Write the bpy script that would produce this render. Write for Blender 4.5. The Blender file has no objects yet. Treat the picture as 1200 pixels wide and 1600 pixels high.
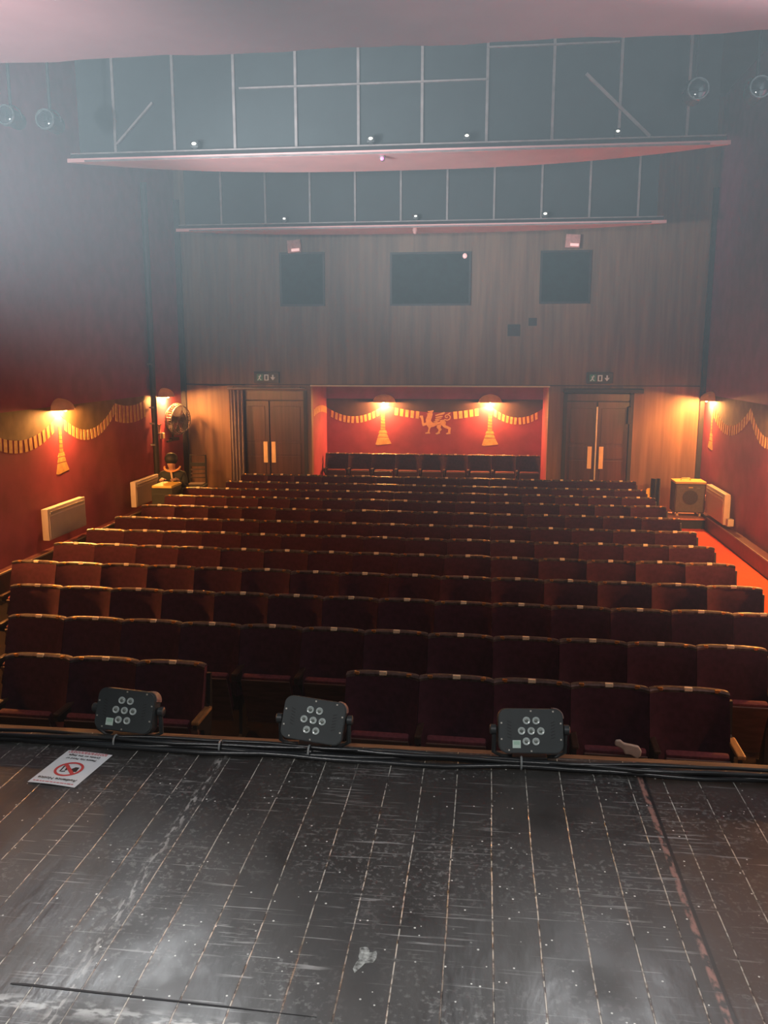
import bpy, bmesh, math, random
from mathutils import Vector, Matrix
random.seed(7)
S = bpy.context.scene
COL = S.collection
PI = math.pi
R = math.radians

# ------------------------------------------------------------------ camera
EYE = 3.15
cam_d = bpy.data.cameras.new('camera')
cam_d.sensor_fit = 'VERTICAL'
cam_d.sensor_height = 36.0
cam_d.lens = 36.0 * 1330.0 / 1600.0
cam_d.clip_start = 0.05
cam_d.clip_end = 200
cam = bpy.data.objects.new('camera', cam_d)
COL.objects.link(cam)
cam.location = (0, 0, EYE)
cam.rotation_euler = (R(90 - 10.4), 0, R(6.75))
S.camera = cam

# ------------------------------------------------------------------ look
S.view_settings.view_transform = 'Standard'
S.view_settings.look = 'None'
S.view_settings.exposure = 0.0
S.view_settings.gamma = 1.0
S.view_settings.use_curve_mapping = False

# ------------------------------------------------------------------ air: thin scatter volume standing in for lens glare
GLARE_DENSITY = 0.0018
w = bpy.data.worlds.new('world')
S.world = w
w.use_nodes = True
wn = w.node_tree
wn.nodes.clear()
wo = wn.nodes.new('ShaderNodeOutputWorld')
wb = wn.nodes.new('ShaderNodeBackground')
wb.inputs[0].default_value = (0, 0, 0, 1)
wv = wn.nodes.new('ShaderNodeVolumeScatter')
wv.inputs['Color'].default_value = (0.86, 0.95, 1.0, 1)
wv.inputs['Density'].default_value = GLARE_DENSITY
wv.inputs['Anisotropy'].default_value = 0.0
wn.links.new(wb.outputs[0], wo.inputs['Surface'])
wn.links.new(wv.outputs[0], wo.inputs['Volume'])


# ------------------------------------------------------------------ lights
def spot(name, loc, aim, watts, cone, blend, color=(1, 1, 1), size=0.12):
    d = bpy.data.lights.new(name, 'SPOT')
    d.energy = watts
    d.spot_size = R(cone)
    d.spot_blend = blend
    d.color = color
    d.shadow_soft_size = size
    o = bpy.data.objects.new(name, d)
    COL.objects.link(o)
    o.location = loc
    o.rotation_euler = (Vector(aim) - Vector(loc)).to_track_quat('-Z', 'Y').to_euler()
    return o


def point(name, loc, watts, color, size=0.03):
    d = bpy.data.lights.new(name, 'POINT')
    d.energy = watts
    d.color = color
    d.shadow_soft_size = size
    o = bpy.data.objects.new(name, d)
    COL.objects.link(o)
    o.location = loc
    return o


# stage lanterns over the stage, behind and above the camera
spot('stage_spot_left', (-2.0, -1.2, 5.4), (-0.8, 1.2, 1.55), 540, 53, 1.0, (1, .98, .96))
spot('stage_spot_right', (1.4, -1.2, 5.4), (0.2, 1.2, 1.55), 420, 53, 1.0, (1, .98, .96))
# lanterns in the auditorium roof throwing back onto the stage boards
spot('front_spot_left', (-2.6, 5.6, 5.6), (-1.2, .3, 1.55), 640, 36, 1.0, (.95, .98, 1), .5)
spot('front_spot_right', (1.0, 5.6, 5.6), (-.2, .3, 1.55), 400, 36, 1.0, (.95, .98, 1), .5)
# unseen spots added to light the scatter volume as a glare veil
spot('veil_spot_left', (-5.1, 4.2, 3.95), (4.2, 4.0, 5.0), 105000, 55, 1.0, (.84, .95, 1))
spot('veil_spot_right', (3.9, 4.2, 4.5), (-4.0, 4.4, 4.9), 7000, 50, 1.0, (.84, .95, 1))
spot('ceiling_fill_left', (-4.8, 4.0, 4.2), (-4.2, 7.4, 5.74), 1500, 76, 1.0, (.95, .97, 1))  # unseen fill added to brighten the left of the pink ceiling
spot('ceiling_fill_right', (1.6, 4.0, 4.2), (.6, 7.4, 5.74), 420, 80, 1.0, (1, .95, .96))  # unseen fill added to lift the right of the pink ceiling
spot('soffit_fill_left', (-5.8, 5.6, 3.6), (-1.0, 14.0, 5.7), 3000, 38, 1.0, (.9, .96, 1))  # unseen fill added to light the canopy soffits and the upper air
LAMP_W = 820
LAMP_C = (1.0, 0.40, 0.095)


# ------------------------------------------------------------------ materials
def mat(name, col, rough=0.6, metal=0.0, spec=0.5, emit=None, es=0.0, sheen=0.0, noise=0.0, nscale=8.0,
        stretch=(1, 1, 1), col2=None, bump=0.0):
    m = bpy.data.materials.new(name)
    m.use_nodes = True
    n = m.node_tree
    b = n.nodes['Principled BSDF']
    b.inputs['Roughness'].default_value = rough
    b.inputs['Metallic'].default_value = metal
    b.inputs['Specular IOR Level'].default_value = spec
    if sheen:
        b.inputs['Sheen Weight'].default_value = sheen
        b.inputs['Sheen Tint'].default_value = (0.9, .35, .4, 1)
    tc = n.nodes.new('ShaderNodeTexCoord')
    mp = n.nodes.new('ShaderNodeMapping')
    mp.inputs['Scale'].default_value = stretch
    nz = n.nodes.new('ShaderNodeTexNoise')
    nz.inputs['Scale'].default_value = nscale
    nz.inputs['Detail'].default_value = 6
    n.links.new(tc.outputs['Object'], mp.inputs[0])
    n.links.new(mp.outputs[0], nz.inputs['Vector'])
    rp = n.nodes.new('ShaderNodeValToRGB')
    c2 = col2 or tuple(c * (1 - noise) for c in col)
    rp.color_ramp.elements[0].position = 0.35
    rp.color_ramp.elements[1].position = 0.65
    rp.color_ramp.elements[0].color = (*c2, 1)
    rp.color_ramp.elements[1].color = (*col, 1)
    n.links.new(nz.outputs['Fac'], rp.inputs[0])
    n.links.new(rp.outputs[0], b.inputs['Base Color'])
    if bump:
        bp = n.nodes.new('ShaderNodeBump')
        bp.inputs['Strength'].default_value = bump
        bp.inputs['Distance'].default_value = 0.01
        n.links.new(nz.outputs['Fac'], bp.inputs['Height'])
        n.links.new(bp.outputs[0], b.inputs['Normal'])
    if emit:
        b.inputs['Emission Color'].default_value = (*emit, 1)
        b.inputs['Emission Strength'].default_value = es
    return m


M = {}
M['red_wall'] = mat('red_wall', (.27, .044, .082), .55, noise=.25, nscale=3, spec=.3)
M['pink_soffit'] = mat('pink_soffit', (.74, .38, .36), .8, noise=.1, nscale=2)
M['pink_ceiling_dimmed'] = mat('pink_ceiling_dimmed', (.25, .115, .118), .8, noise=.1, nscale=2)  # soffit pink again, darkened in the colour to stand in for shade
M['dark_void'] = mat('dark_void', (.012, .014, .015), .9, noise=.3, nscale=2)
M['riser'] = mat('riser', (.015, .021, .023), .7, noise=.25, nscale=2)
M['batten'] = mat('batten', (.24, .20, .19), .6, noise=.3, nscale=6)
M['wood_wall'] = mat('wood_wall', (.20, .105, .058), .5, nscale=2.2, stretch=(3.5, 3.5, .22), col2=(.115, .060, .035))
M['door_wood'] = mat('door_wood', (.085, .036, .028), .28, nscale=3, stretch=(5, 5, .3), col2=(.05, .022, .018))
M['frame_dark'] = mat('frame_dark', (.018, .016, .017), .5, noise=.3)
M['port_glass'] = mat('port_glass', (.008, .020, .021), .6, spec=.3, noise=.3)
M['velvet'] = mat('velvet', (.045, .0105, .020), .85, spec=.12, sheen=.12, noise=.35, nscale=22)
M['velvet_pipe'] = mat('velvet_pipe', (.12, .028, .038), .8, spec=.2, noise=.3, nscale=40)
M['seat_board'] = mat('seat_board', (.075, .034, .024), .45, noise=.4, nscale=6, stretch=(1, 1, 5))
M['trim_metal'] = mat('trim_metal', (.16, .13, .12), .38, metal=.55, noise=.5, nscale=30)
M['tag_white'] = mat('tag_white', (.88, .72, .52), .5, noise=.2, nscale=60)
M['brass'] = mat('brass', (.80, .42, .14), .35, metal=.9, noise=.2, nscale=60)
M['iron'] = mat('iron', (.016, .013, .013), .5, metal=.3, noise=.3)
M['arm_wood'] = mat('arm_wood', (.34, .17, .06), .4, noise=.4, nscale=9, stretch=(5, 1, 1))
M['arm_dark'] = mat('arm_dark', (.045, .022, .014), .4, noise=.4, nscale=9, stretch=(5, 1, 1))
M['lip_wood'] = mat('lip_wood', (.26, .11, .045), .5, noise=.5, nscale=7, stretch=(.6, 6, 6))
M['black_plastic'] = mat('black_plastic', (.030, .034, .036), .45, noise=.2, nscale=20)
M['par_face'] = mat('par_face', (.030, .037, .039), .42, noise=.15, nscale=15)
M['par_rim'] = mat('par_rim', (.30, .17, .14), .4, noise=.3, nscale=20)
M['lens'] = mat('lens', (.62, .68, .66), .18, spec=.9, noise=.2, nscale=90)
M['lens_core'] = mat('lens_core', (.16, .18, .16), .2, noise=.2, nscale=90)
M['sticker'] = mat('sticker', (.58, .72, .64), .6, noise=.05)
M['sticker_green'] = mat('sticker_green', (.40, .60, .48), .6, noise=.05)
M['cable'] = mat('cable', (.012, .013, .015), .3, spec=.7, noise=.3)
M['tie'] = mat('tie', (.30, .31, .31), .5, noise=.4)
M['paper'] = mat('paper', (.80, .80, .82), .7, noise=.04)
M['ink'] = mat('ink', (.015, .015, .018), .7)
M['red_ink'] = mat('red_ink', (.62, .05, .05), .7)
M['pink_ink'] = mat('pink_ink', (.66, .20, .22), .7)
M['heater_white'] = mat('heater_white', (.48, .40, .36), .5, noise=.06)
M['heater_slot'] = mat('heater_slot', (.42, .36, .30), .5, noise=.06)
M['shade'] = mat('shade', (.45, .32, .24), .5, noise=.2, nscale=12)
def translucent(m, fac):
    n = m.node_tree
    b = n.nodes['Principled BSDF']
    tr = n.nodes.new('ShaderNodeBsdfTranslucent')
    tr.inputs[0].default_value = (.9, .62, .45, 1)
    mx = n.nodes.new('ShaderNodeMixShader')
    mx.inputs[0].default_value = fac
    n.links.new(b.outputs[0], mx.inputs[1])
    n.links.new(tr.outputs[0], mx.inputs[2])
    n.links.new(mx.outputs[0], n.nodes['Material Output'].inputs['Surface'])


translucent(M['shade'], .07)
M['shade_rim'] = mat('shade_rim', (.8, .6, .35), .4)
M['bulb'] = mat('bulb', (1, .8, .5), .4, emit=(1, .62, .22), es=60)
M['gold_paint'] = mat('gold_paint', (.62, .36, .13), .55, noise=.3, nscale=14)
M['gold_dark'] = mat('gold_dark', (.40, .21, .075), .6, noise=.3, nscale=14)
M['drape_olive'] = mat('drape_olive', (.17, .105, .045), .8, noise=.3, nscale=5)
M['drape_shaded'] = mat('drape_shaded', (.045, .018, .026), .8, noise=.3, nscale=5)  # recess drape: olive paint with the lamp shade's shadow put into the colour
M['griffin'] = mat('griffin', (.58, .33, .16), .6, noise=.15, nscale=20)
M['griffin_line'] = mat('griffin_line', (.16, .05, .045), .7, noise=.2)
M['carpet_red'] = mat('carpet_red', (.80, .10, .030), .95, noise=.25, nscale=60, spec=.1, bump=.3)
M['floor_dark'] = mat('floor_dark', (.010, .006, .006), .9, noise=.3, spec=.05)
M['skirting'] = mat('skirting', (.10, .022, .030), .45, noise=.3)
M['curtain'] = mat('curtain', (.20, .15, .15), .85, noise=.2, nscale=6)
M['curtain_black'] = mat('curtain_black', (.02, .018, .02), .9, noise=.3)
M['steel'] = mat('steel', (.62, .58, .52), .35, metal=.7, noise=.15)
M['plate'] = mat('plate', (.80, .58, .36), .38, metal=.25, noise=.1)
M['amp_grey'] = mat('amp_grey', (.12, .115, .095), .7, noise=.15, nscale=30)
M['amp_dark'] = mat('amp_dark', (.055, .050, .044), .8, noise=.3, nscale=90)
M['amp_side'] = mat('amp_side', (.07, .05, .045), .7, noise=.3)
M['amp_top_lit'] = mat('amp_top_lit', (.60, .42, .10), .5, noise=.1)  # yellow lamp light on the tops is put into the colour
M['black_box'] = mat('black_box', (.014, .018, .018), .6, noise=.3)
M['yellow'] = mat('yellow', (.80, .50, .05), .5, noise=.1)
M['sign_dark'] = mat('sign_dark', (.010, .018, .016), .4, noise=.2)
M['sign_green'] = mat('sign_green', (.03, .16, .09), .5, emit=(.10, .30, .18), es=.05)
M['sign_white'] = mat('sign_white', (.6, .6, .55), .5, emit=(.7, .7, .6), es=.10)
M['box_pink'] = mat('box_pink', (.62, .30, .26), .6, noise=.2, nscale=20)
M['hair'] = mat('hair', (.008, .010, .010), .7, noise=.3, nscale=60, bump=.5)
M['skin'] = mat('skin', (.50, .30, .22), .55, noise=.08)
M['jacket'] = mat('jacket', (.020, .026, .026), .8, noise=.3, nscale=18)
M['orange_band'] = mat('orange_band', (.75, .34, .14), .6, noise=.15)
M['fan_grey'] = mat('fan_grey', (.06, .05, .05), .5, metal=.3, noise=.1)
M['lantern'] = mat('lantern', (.022, .024, .026), .5, noise=.3)
M['lantern_ring'] = mat('lantern_ring', (.22, .24, .24), .25, metal=.6, noise=.3, nscale=30)
M['lantern_glass'] = mat('lantern_glass', (.02, .024, .026), .08, spec=1.0)
M['glint'] = mat('glint', (.9, .9, .8), .2, emit=(1, .96, .8), es=2.0)  # small emission stands in for light glinting off the floodlight lenses
M['led_pink'] = mat('led_pink', (.9, .2, .6), .3, emit=(1, .12, .55), es=3.0)
M['led_white'] = mat('led_white', (.8, .5, .5), .3, emit=(1, .55, .5), es=.6)
M['cloth'] = mat('cloth', (.52, .42, .36), .85, noise=.2, nscale=20)
M['cream'] = mat('cream', (.62, .47, .30), .5, noise=.1)


def stage_material():
    m = bpy.data.materials.new('stage_boards')
    m.use_nodes = True
    n = m.node_tree
    L = n.links.new
    b = n.nodes['Principled BSDF']

    def node(t, **k):
        x = n.nodes.new(t)
        for a, v in k.items():
            setattr(x, a, v)
        return x

    def math_(op, a, c=None, d=None):
        x = node('ShaderNodeMath', operation=op)
        for i, v in enumerate((a, c, d)):
            if v is None:
                continue
            if isinstance(v, (int, float)):
                x.inputs[i].default_value = v
            else:
                L(v, x.inputs[i])
        return x.outputs[0]

    def noise(scale, stretch=(1, 1, 1), detail=5, rot=0, off=(0, 0, 0)):
        mp = node('ShaderNodeMapping')
        mp.inputs['Scale'].default_value = stretch
        mp.inputs['Rotation'].default_value = (0, 0, rot)
        mp.inputs['Location'].default_value = off
        L(tc.outputs['Object'], mp.inputs[0])
        z = node('ShaderNodeTexNoise')
        z.inputs['Scale'].default_value = scale
        z.inputs['Detail'].default_value = detail
        L(mp.outputs[0], z.inputs['Vector'])
        return z.outputs['Fac']

    def ramp(v, lo, hi):
        x = node('ShaderNodeMapRange')
        x.inputs[1].default_value = lo
        x.inputs[2].default_value = hi
        x.clamp = True
        L(v, x.inputs[0])
        return x.outputs[0]

    tc = node('ShaderNodeTexCoord')
    sx = node('ShaderNodeSeparateXYZ')
    L(tc.outputs['Object'], sx.inputs[0])
    X, Y = sx.outputs[0], sx.outputs[1]
    xw = math_('ADD', X, math_('MULTIPLY', math_('SUBTRACT', noise(1.5, (1, .6, 1)), .5), .014))
    # board seams, 0.131 m apart: pale grit packed in the grooves, here and there missing
    fr = math_('FRACT', math_('DIVIDE', math_('ADD', xw, 10.035), .131))
    dist = math_('ABSOLUTE', math_('SUBTRACT', fr, .5))
    seam = ramp(dist, .481, .491)
    grit = ramp(noise(34, (1, 1.2, 1)), .40, .56)
    big = ramp(noise(2.3, (1.6, .5, 1), 3), .28, .42)
    pale = math_('MULTIPLY', math_('MULTIPLY', seam, grit), big)
    # scratches in three directions
    sc = None
    for rot, st, th in ((.35, (2, 60, 1), .69), (-.9, (1.6, 70, 1), .70), (1.45, (1.2, 60, 1), .66), (.9, (3, 90, 1), .635), (-.25, (3, 90, 1), .635), (2.4, (4, 80, 1), .635), (.6, (2, 110, 1), .64)):
        a = ramp(noise(1.1, st, 3, rot, (rot * 7, 3, 0)), th, th + .03)
        c = ramp(noise(3.2, (1, 1, 1), 2, 0, (rot * 11, 5, 2)), .52, .66)
        a = math_('MULTIPLY', a, c)
        sc = a if sc is None else math_('MAXIMUM', sc, a)
    # white specks and scuffs
    vo = node('ShaderNodeTexVoronoi')
    vo.inputs['Scale'].default_value = 26
    L(tc.outputs['Object'], vo.inputs['Vector'])
    speck = math_('MULTIPLY', math_('LESS_THAN', vo.outputs['Distance'], .085), ramp(noise(9), .46, .52))
    scuff = math_('MULTIPLY', ramp(noise(70, (1, 1, 1), 10), .54, .66), ramp(noise(2.6, (1, 1, 1), 5), .42, .62))
    # worn line at the edge of the trap, front left
    worn = math_('MULTIPLY', ramp(math_('ABSOLUTE', math_('ADD', math_('ADD', Y, math_('MULTIPLY', X, .035)), -1.722)), .035, .004),
                 ramp(noise(48, (.5, 1.2, 1), 10), .46, .58))
    worn = math_('MULTIPLY', worn, ramp(X, .1, -.5))
    # worn broad seam at left
    ws = math_('MULTIPLY', ramp(math_('ABSOLUTE', math_('ADD', xw, 1.030)), .022, .004), ramp(noise(60, (1.2, .35, 1), 10), .50, .58))
    # red joint line
    rj = math_('MULTIPLY', ramp(math_('ABSOLUTE', math_('ADD', xw, -.622)), .012, .006), ramp(noise(44, (1, .5, 1), 8), .42, .56))
    bj = ramp(math_('ABSOLUTE', math_('ADD', xw, -.638)), .007, .004)
    right = ramp(X, .63, .65)
    # per board tone
    fl = math_('FLOOR', math_('DIVIDE', math_('ADD', X, 10.035), .131))
    wn_ = node('ShaderNodeTexWhiteNoise', noise_dimensions='1D')
    L(fl, wn_.inputs['W'])
    tone = math_('ADD', math_('MULTIPLY', wn_.outputs['Value'], .5), .75)

    def mix(f, a, c):
        x = node('ShaderNodeMix', data_type='RGBA')
        if isinstance(f, (int, float)):
            x.inputs[0].default_value = f
        else:
            L(f, x.inputs[0])
        for i, v in ((6, a), (7, c)):
            if isinstance(v, tuple):
                x.inputs[i].default_value = (*v, 1)
            else:
                L(v, x.inputs[i])
        return x.outputs[2]

    base = mix(ramp(noise(3.4, (2, .5, 1), 6), .35, .65), (.017, .0145, .013), (.030, .026, .023))
    tn = node('ShaderNodeMix', data_type='RGBA', blend_type='MULTIPLY')
    tn.inputs[0].default_value = 1
    L(base, tn.inputs[6])
    cm = node('ShaderNodeCombineColor')
    for i in range(3):
        L(tone, cm.inputs[i])
    L(cm.outputs[0], tn.inputs[7])
    c = mix(math_('MULTIPLY', right, .85), tn.outputs[2], (.046, .028, .021))
    c = mix(math_('MULTIPLY', seam, .7), c, (.012, .011, .011))
    c = mix(math_('MULTIPLY', scuff, .42), c, (.26, .25, .24))
    c = mix(math_('MULTIPLY', sc, .60), c, (.36, .35, .34))
    c = mix(math_('MULTIPLY', pale, .85), c, (.60, .56, .49))
    c = mix(math_('MULTIPLY', speck, .85), c, (.80, .78, .72))
    c = mix(math_('MULTIPLY', ws, .6), c, (.48, .45, .42))
    c = mix(math_('MULTIPLY', worn, .6), c, (.58, .57, .55))
    c = mix(math_('MULTIPLY', rj, .75), c, (.40, .19, .15))
    c = mix(bj, c, (.006, .006, .006))
    L(c, b.inputs['Base Color'])
    rr = math_('ADD', math_('MULTIPLY', ramp(noise(6, (1, .7, 1), 6), .3, .7), .22), .30)
    L(rr, b.inputs['Roughness'])
    b.inputs['Specular IOR Level'].default_value = .75
    bp = node('ShaderNodeBump')
    bp.inputs['Strength'].default_value = .55
    bp.inputs['Distance'].default_value = .006
    h = math_('SUBTRACT', math_('MULTIPLY', noise(26, (1, .4, 1), 8), .5), math_('MULTIPLY', seam, .9))
    L(h, bp.inputs['Height'])
    L(bp.outputs[0], b.inputs['Normal'])
    return m


M['stage'] = stage_material()


# ------------------------------------------------------------------ mesh helpers
class MB:
    def __init__(self):
        self.bm = bmesh.new()

    def box(self, c, s, rot=None, bev=0.0, seg=2):
        r = bmesh.ops.create_cube(self.bm, size=1.0)
        vs = r['verts']
        for v in vs:
            v.co = Vector((v.co.x * s[0], v.co.y * s[1], v.co.z * s[2]))
        if bev:
            es = list({e for v in vs for e in v.link_edges})
            g = bmesh.ops.bevel(self.bm, geom=es, offset=bev, segments=seg, affect='EDGES', profile=.6)
            vs = list({v for f in g['faces'] for v in f.verts} | {v for v in vs if v.is_valid})
        mt = Matrix.Translation(c) @ (rot.to_4x4() if rot is not None else Matrix())
        bmesh.ops.transform(self.bm, matrix=mt, verts=[v for v in vs if v.is_valid])
        return self

    def tube(self, pts, rad, n=8, caps=True):
        pts = [Vector(p) for p in pts]
        rads = rad if isinstance(rad, (list, tuple)) else [rad] * len(pts)
        rings = []
        ref = None
        for i, p in enumerate(pts):
            a = pts[max(0, i - 1)]
            b = pts[min(len(pts) - 1, i + 1)]
            t = (b - a).normalized()
            if ref is None:
                ref = Vector((0, 0, 1)) if abs(t.z) < .9 else Vector((1, 0, 0))
            u = t.cross(ref).normalized()
            v = u.cross(t).normalized()
            ref = v
            rings.append([self.bm.verts.new(p + (u * math.cos(2 * PI * k / n) + v * math.sin(2 * PI * k / n)) * rads[i]) for k in range(n)])
        for i in range(len(rings) - 1):
            for k in range(n):
                self.bm.faces.new((rings[i][k], rings[i][(k + 1) % n], rings[i + 1][(k + 1) % n], rings[i + 1][k]))
        if caps:
            self.bm.faces.new(rings[0][::-1])
            self.bm.faces.new(rings[-1])
        return self

    def torus(self, c, r, rr, axis='Y', n=32, m=6, rot=None):
        vs = []
        for i in range(n):
            a = 2 * PI * i / n
            ring = []
            for k in range(m):
                b = 2 * PI * k / m
                q = Vector(((r + rr * math.cos(b)) * math.cos(a), rr * math.sin(b), (r + rr * math.cos(b)) * math.sin(a)))
                if axis == 'Z':
                    q = Vector((q.x, q.z, q.y))
                elif axis == 'X':
                    q = Vector((q.y, q.x, q.z))
                if rot is not None:
                    q = rot @ q
                ring.append(self.bm.verts.new(q + Vector(c)))
            vs.append(ring)
        for i in range(n):
            for k in range(m):
                self.bm.faces.new((vs[i][k], vs[(i + 1) % n][k], vs[(i + 1) % n][(k + 1) % m], vs[i][(k + 1) % m]))
        return self

    def lathe(self, prof, c=(0, 0, 0), n=24, rot=None):
        # prof: (radius, z) along local Z
        rings = []
        for r, z in prof:
            ring = []
            for k in range(n):
                q = Vector((max(r, 1e-4) * math.cos(2 * PI * k / n), max(r, 1e-4) * math.sin(2 * PI * k / n), z))
                if rot is not None:
                    q = rot @ q
                ring.append(self.bm.verts.new(q + Vector(c)))
            rings.append(ring)
        for i in range(len(rings) - 1):
            for k in range(n):
                self.bm.faces.new((rings[i][k], rings[i][(k + 1) % n], rings[i + 1][(k + 1) % n], rings[i + 1][k]))
        self.bm.faces.new(rings[0][::-1])
        self.bm.faces.new(rings[-1])
        return self

    def prism(self, poly, mapf, d0, d1):
        """poly: 2-D outline; mapf(u, v, d) -> 3-D; extruded from depth d0 to d1."""
        a = [self.bm.verts.new(mapf(u, v, d0)) for u, v in poly]
        b = [self.bm.verts.new(mapf(u, v, d1)) for u, v in poly]
        n = len(poly)
        self.bm.faces.new(a)
        self.bm.faces.new(b[::-1])
        for i in range(n):
            self.bm.faces.new((a[i], b[i], b[(i + 1) % n], a[(i + 1) % n]))
        return self

    def sphere(self, c, s, u=20, v=14, rot=None):
        r = bmesh.ops.create_uvsphere(self.bm, u_segments=u, v_segments=v, radius=1)
        for q in r['verts']:
            p = Vector((q.co.x * s[0], q.co.y * s[1], q.co.z * s[2]))
            if rot is not None:
                p = rot @ p
            q.co = p + Vector(c)
        return self

    def grid_sheet(self, fn, nu, nv, thick=None):
        g = [[self.bm.verts.new(fn(i / nu, j / nv, 0)) for j in range(nv + 1)] for i in range(nu + 1)]
        for i in range(nu):
            for j in range(nv):
                self.bm.faces.new((g[i][j], g[i + 1][j], g[i + 1][j + 1], g[i][j + 1]))
        if thick:
            h = [[self.bm.verts.new(fn(i / nu, j / nv, thick)) for j in range(nv + 1)] for i in range(nu + 1)]
            for i in range(nu):
                for j in range(nv):
                    self.bm.faces.new((h[i][j], h[i][j + 1], h[i + 1][j + 1], h[i + 1][j]))
            for i in range(nu):
                self.bm.faces.new((g[i][0], h[i][0], h[i + 1][0], g[i + 1][0]))
                self.bm.faces.new((g[i][nv], g[i + 1][nv], h[i + 1][nv], h[i][nv]))
            for j in range(nv):
                self.bm.faces.new((g[0][j], g[0][j + 1], h[0][j + 1], h[0][j]))
                self.bm.faces.new((g[nu][j], h[nu][j], h[nu][j + 1], g[nu][j + 1]))
        return self

    def build(self, name, m, parent=None, smooth=False, loc=None):
        bm = self.bm
        bmesh.ops.recalc_face_normals(bm, faces=bm.faces)
        me = bpy.data.meshes.new(name)
        bm.to_mesh(me)
        bm.free()
        me.materials.append(M[m] if isinstance(m, str) else m)
        if smooth:
            me.shade_smooth()
            try:
                me.set_sharp_from_angle(angle=R(smooth if smooth > 1 else 40))
            except Exception:
                pass
        o = bpy.data.objects.new(name, me)
        COL.objects.link(o)
        if parent:
            o.parent = parent
        if loc:
            o.location = loc
        return o


def tag(o, label, cat, group=None, kind=None):
    o['label'] = label
    o['category'] = cat
    if group:
        o['group'] = group
    if kind:
        o['kind'] = kind
    return o


def thing(name, label, cat, loc=(0, 0, 0), rz=0.0, group=None):
    o = bpy.data.objects.new(name, None)
    o.empty_display_size = .1
    COL.objects.link(o)
    o.location = loc
    o.rotation_euler = (0, 0, rz)
    return tag(o, label, cat, group)


def struct(o, label, cat):
    return tag(o, label, cat, kind='structure')


def dup(root, loc, rz, label, group=None):
    r = root.copy()
    COL.objects.link(r)
    r.location = loc
    r.rotation_euler = (0, 0, rz)
    r['label'] = label
    if group:
        r['group'] = group
    for ch in list(root.children):
        c = ch.copy()
        COL.objects.link(c)
        c.parent = r
        for g in list(ch.children):
            d = g.copy()
            COL.objects.link(d)
            d.parent = c
    return r


def text_mesh(name, body, size, m, parent, loc, rot, extrude=.0004, align='CENTER', sx=1.0):
    cu = bpy.data.curves.new(name, 'FONT')
    cu.body = body
    cu.size = size
    cu.align_x = align
    cu.align_y = 'CENTER'
    cu.extrude = extrude
    t = bpy.data.objects.new(name, cu)
    COL.objects.link(t)
    bpy.context.view_layer.update()
    dg = bpy.context.evaluated_depsgraph_get()
    me = bpy.data.meshes.new_from_object(t.evaluated_get(dg))
    bpy.data.objects.remove(t)
    me.materials.clear()
    me.materials.append(M[m])
    o = bpy.data.objects.new(name, me)
    COL.objects.link(o)
    o.parent = parent
    o.location = loc
    o.rotation_euler = rot
    o.scale = (sx, 1, 1)
    return o


ORD = ['first', 'second', 'third', 'fourth', 'fifth', 'sixth', 'seventh', 'eighth', 'ninth', 'tenth', 'eleventh',
       'twelfth', 'thirteenth', 'fourteenth', 'fifteenth']

# ================================================================== SETTING
XL, XR, YB = -6.25, 4.2, 17.2
ST_Z, ST_Y = 1.55, 3.27
TOP = 7.8
LIN = 2.56

o = MB().box((-1.0, 8, -.05), (10.7, 23, .1)).build('floor', 'floor_dark')
struct(o, 'dark floor under the seats', 'floor')
o = MB().box((3.36, 10.3, .006), (1.36, 13.6, .012)).build('floor', 'carpet_red')
struct(o, 'bright red carpet along the right aisle', 'floor')
o = MB().box((-1.025, (ST_Y - 4.2) / 2, ST_Z / 2), (10.45, ST_Y + 4.2, ST_Z)).build('stage_floor', 'stage')
struct(o, 'black painted wooden stage floor with pale scratched board seams', 'stage floor')
sf = o
# groove of the trap in the boards and a smear of white paint
g = MB().prism([(-1.19, 1.824), (-1.15, 1.826), (-.62, 1.812), (-.38, 1.802), (-.62, 1.807), (-1.19, 1.819)],
               lambda u, v, d: (u, v, ST_Z + d), .0, .0012).build('trap_groove', 'ink', sf)
g['label'] = 'black gap line across the boards'
pts = []
for k in range(18):
    a = 2 * PI * k / 18
    r = (.034 + .012 * math.sin(3 * a + 1) + random.uniform(-.007, .007))
    pts.append((-.292 + r * .75 * math.cos(a) + .25 * r * math.sin(a), 2.025 + r * 1.25 * math.sin(a)))
g = MB().prism(pts, lambda u, v, d: (u, v, ST_Z + d), .0, .001).build('paint_smear', mat('paint_smear', (.42, .43, .41), .6, nscale=60, col2=(.08, .08, .075)), sf)
g['label'] = 'small smear of white paint on the stage boards'
for side, x in (('left', XL - .1), ('right', XR + .1)):
    o = MB().box((x, 12.35, TOP / 2), (.2, 9.9, TOP)).build('wall_' + side, 'red_wall')
    struct(o, 'dark red painted %s wall of the auditorium' % side, 'wall')
    o = MB().box((x, 1.55, TOP / 2), (.2, 11.7, TOP)).build('wall_%s_stage' % side, 'dark_void')  # wall out of view, coloured black to absorb bounce light
    struct(o, 'unseen wall at the %s of the stage, blackened to stop bounce light' % side, 'wall')
o = MB().box((-1.025, -4.2, TOP / 2), (10.9, .2, TOP)).build('wall_stage', 'dark_void')
struct(o, 'black back wall of the stage', 'wall')
o = MB().box((-1.025, 6.5, TOP + .1), (10.9, 21.8, .2)).build('ceiling', 'dark_void')
struct(o, 'dark upper ceiling above the hanging canopies', 'ceiling')
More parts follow.
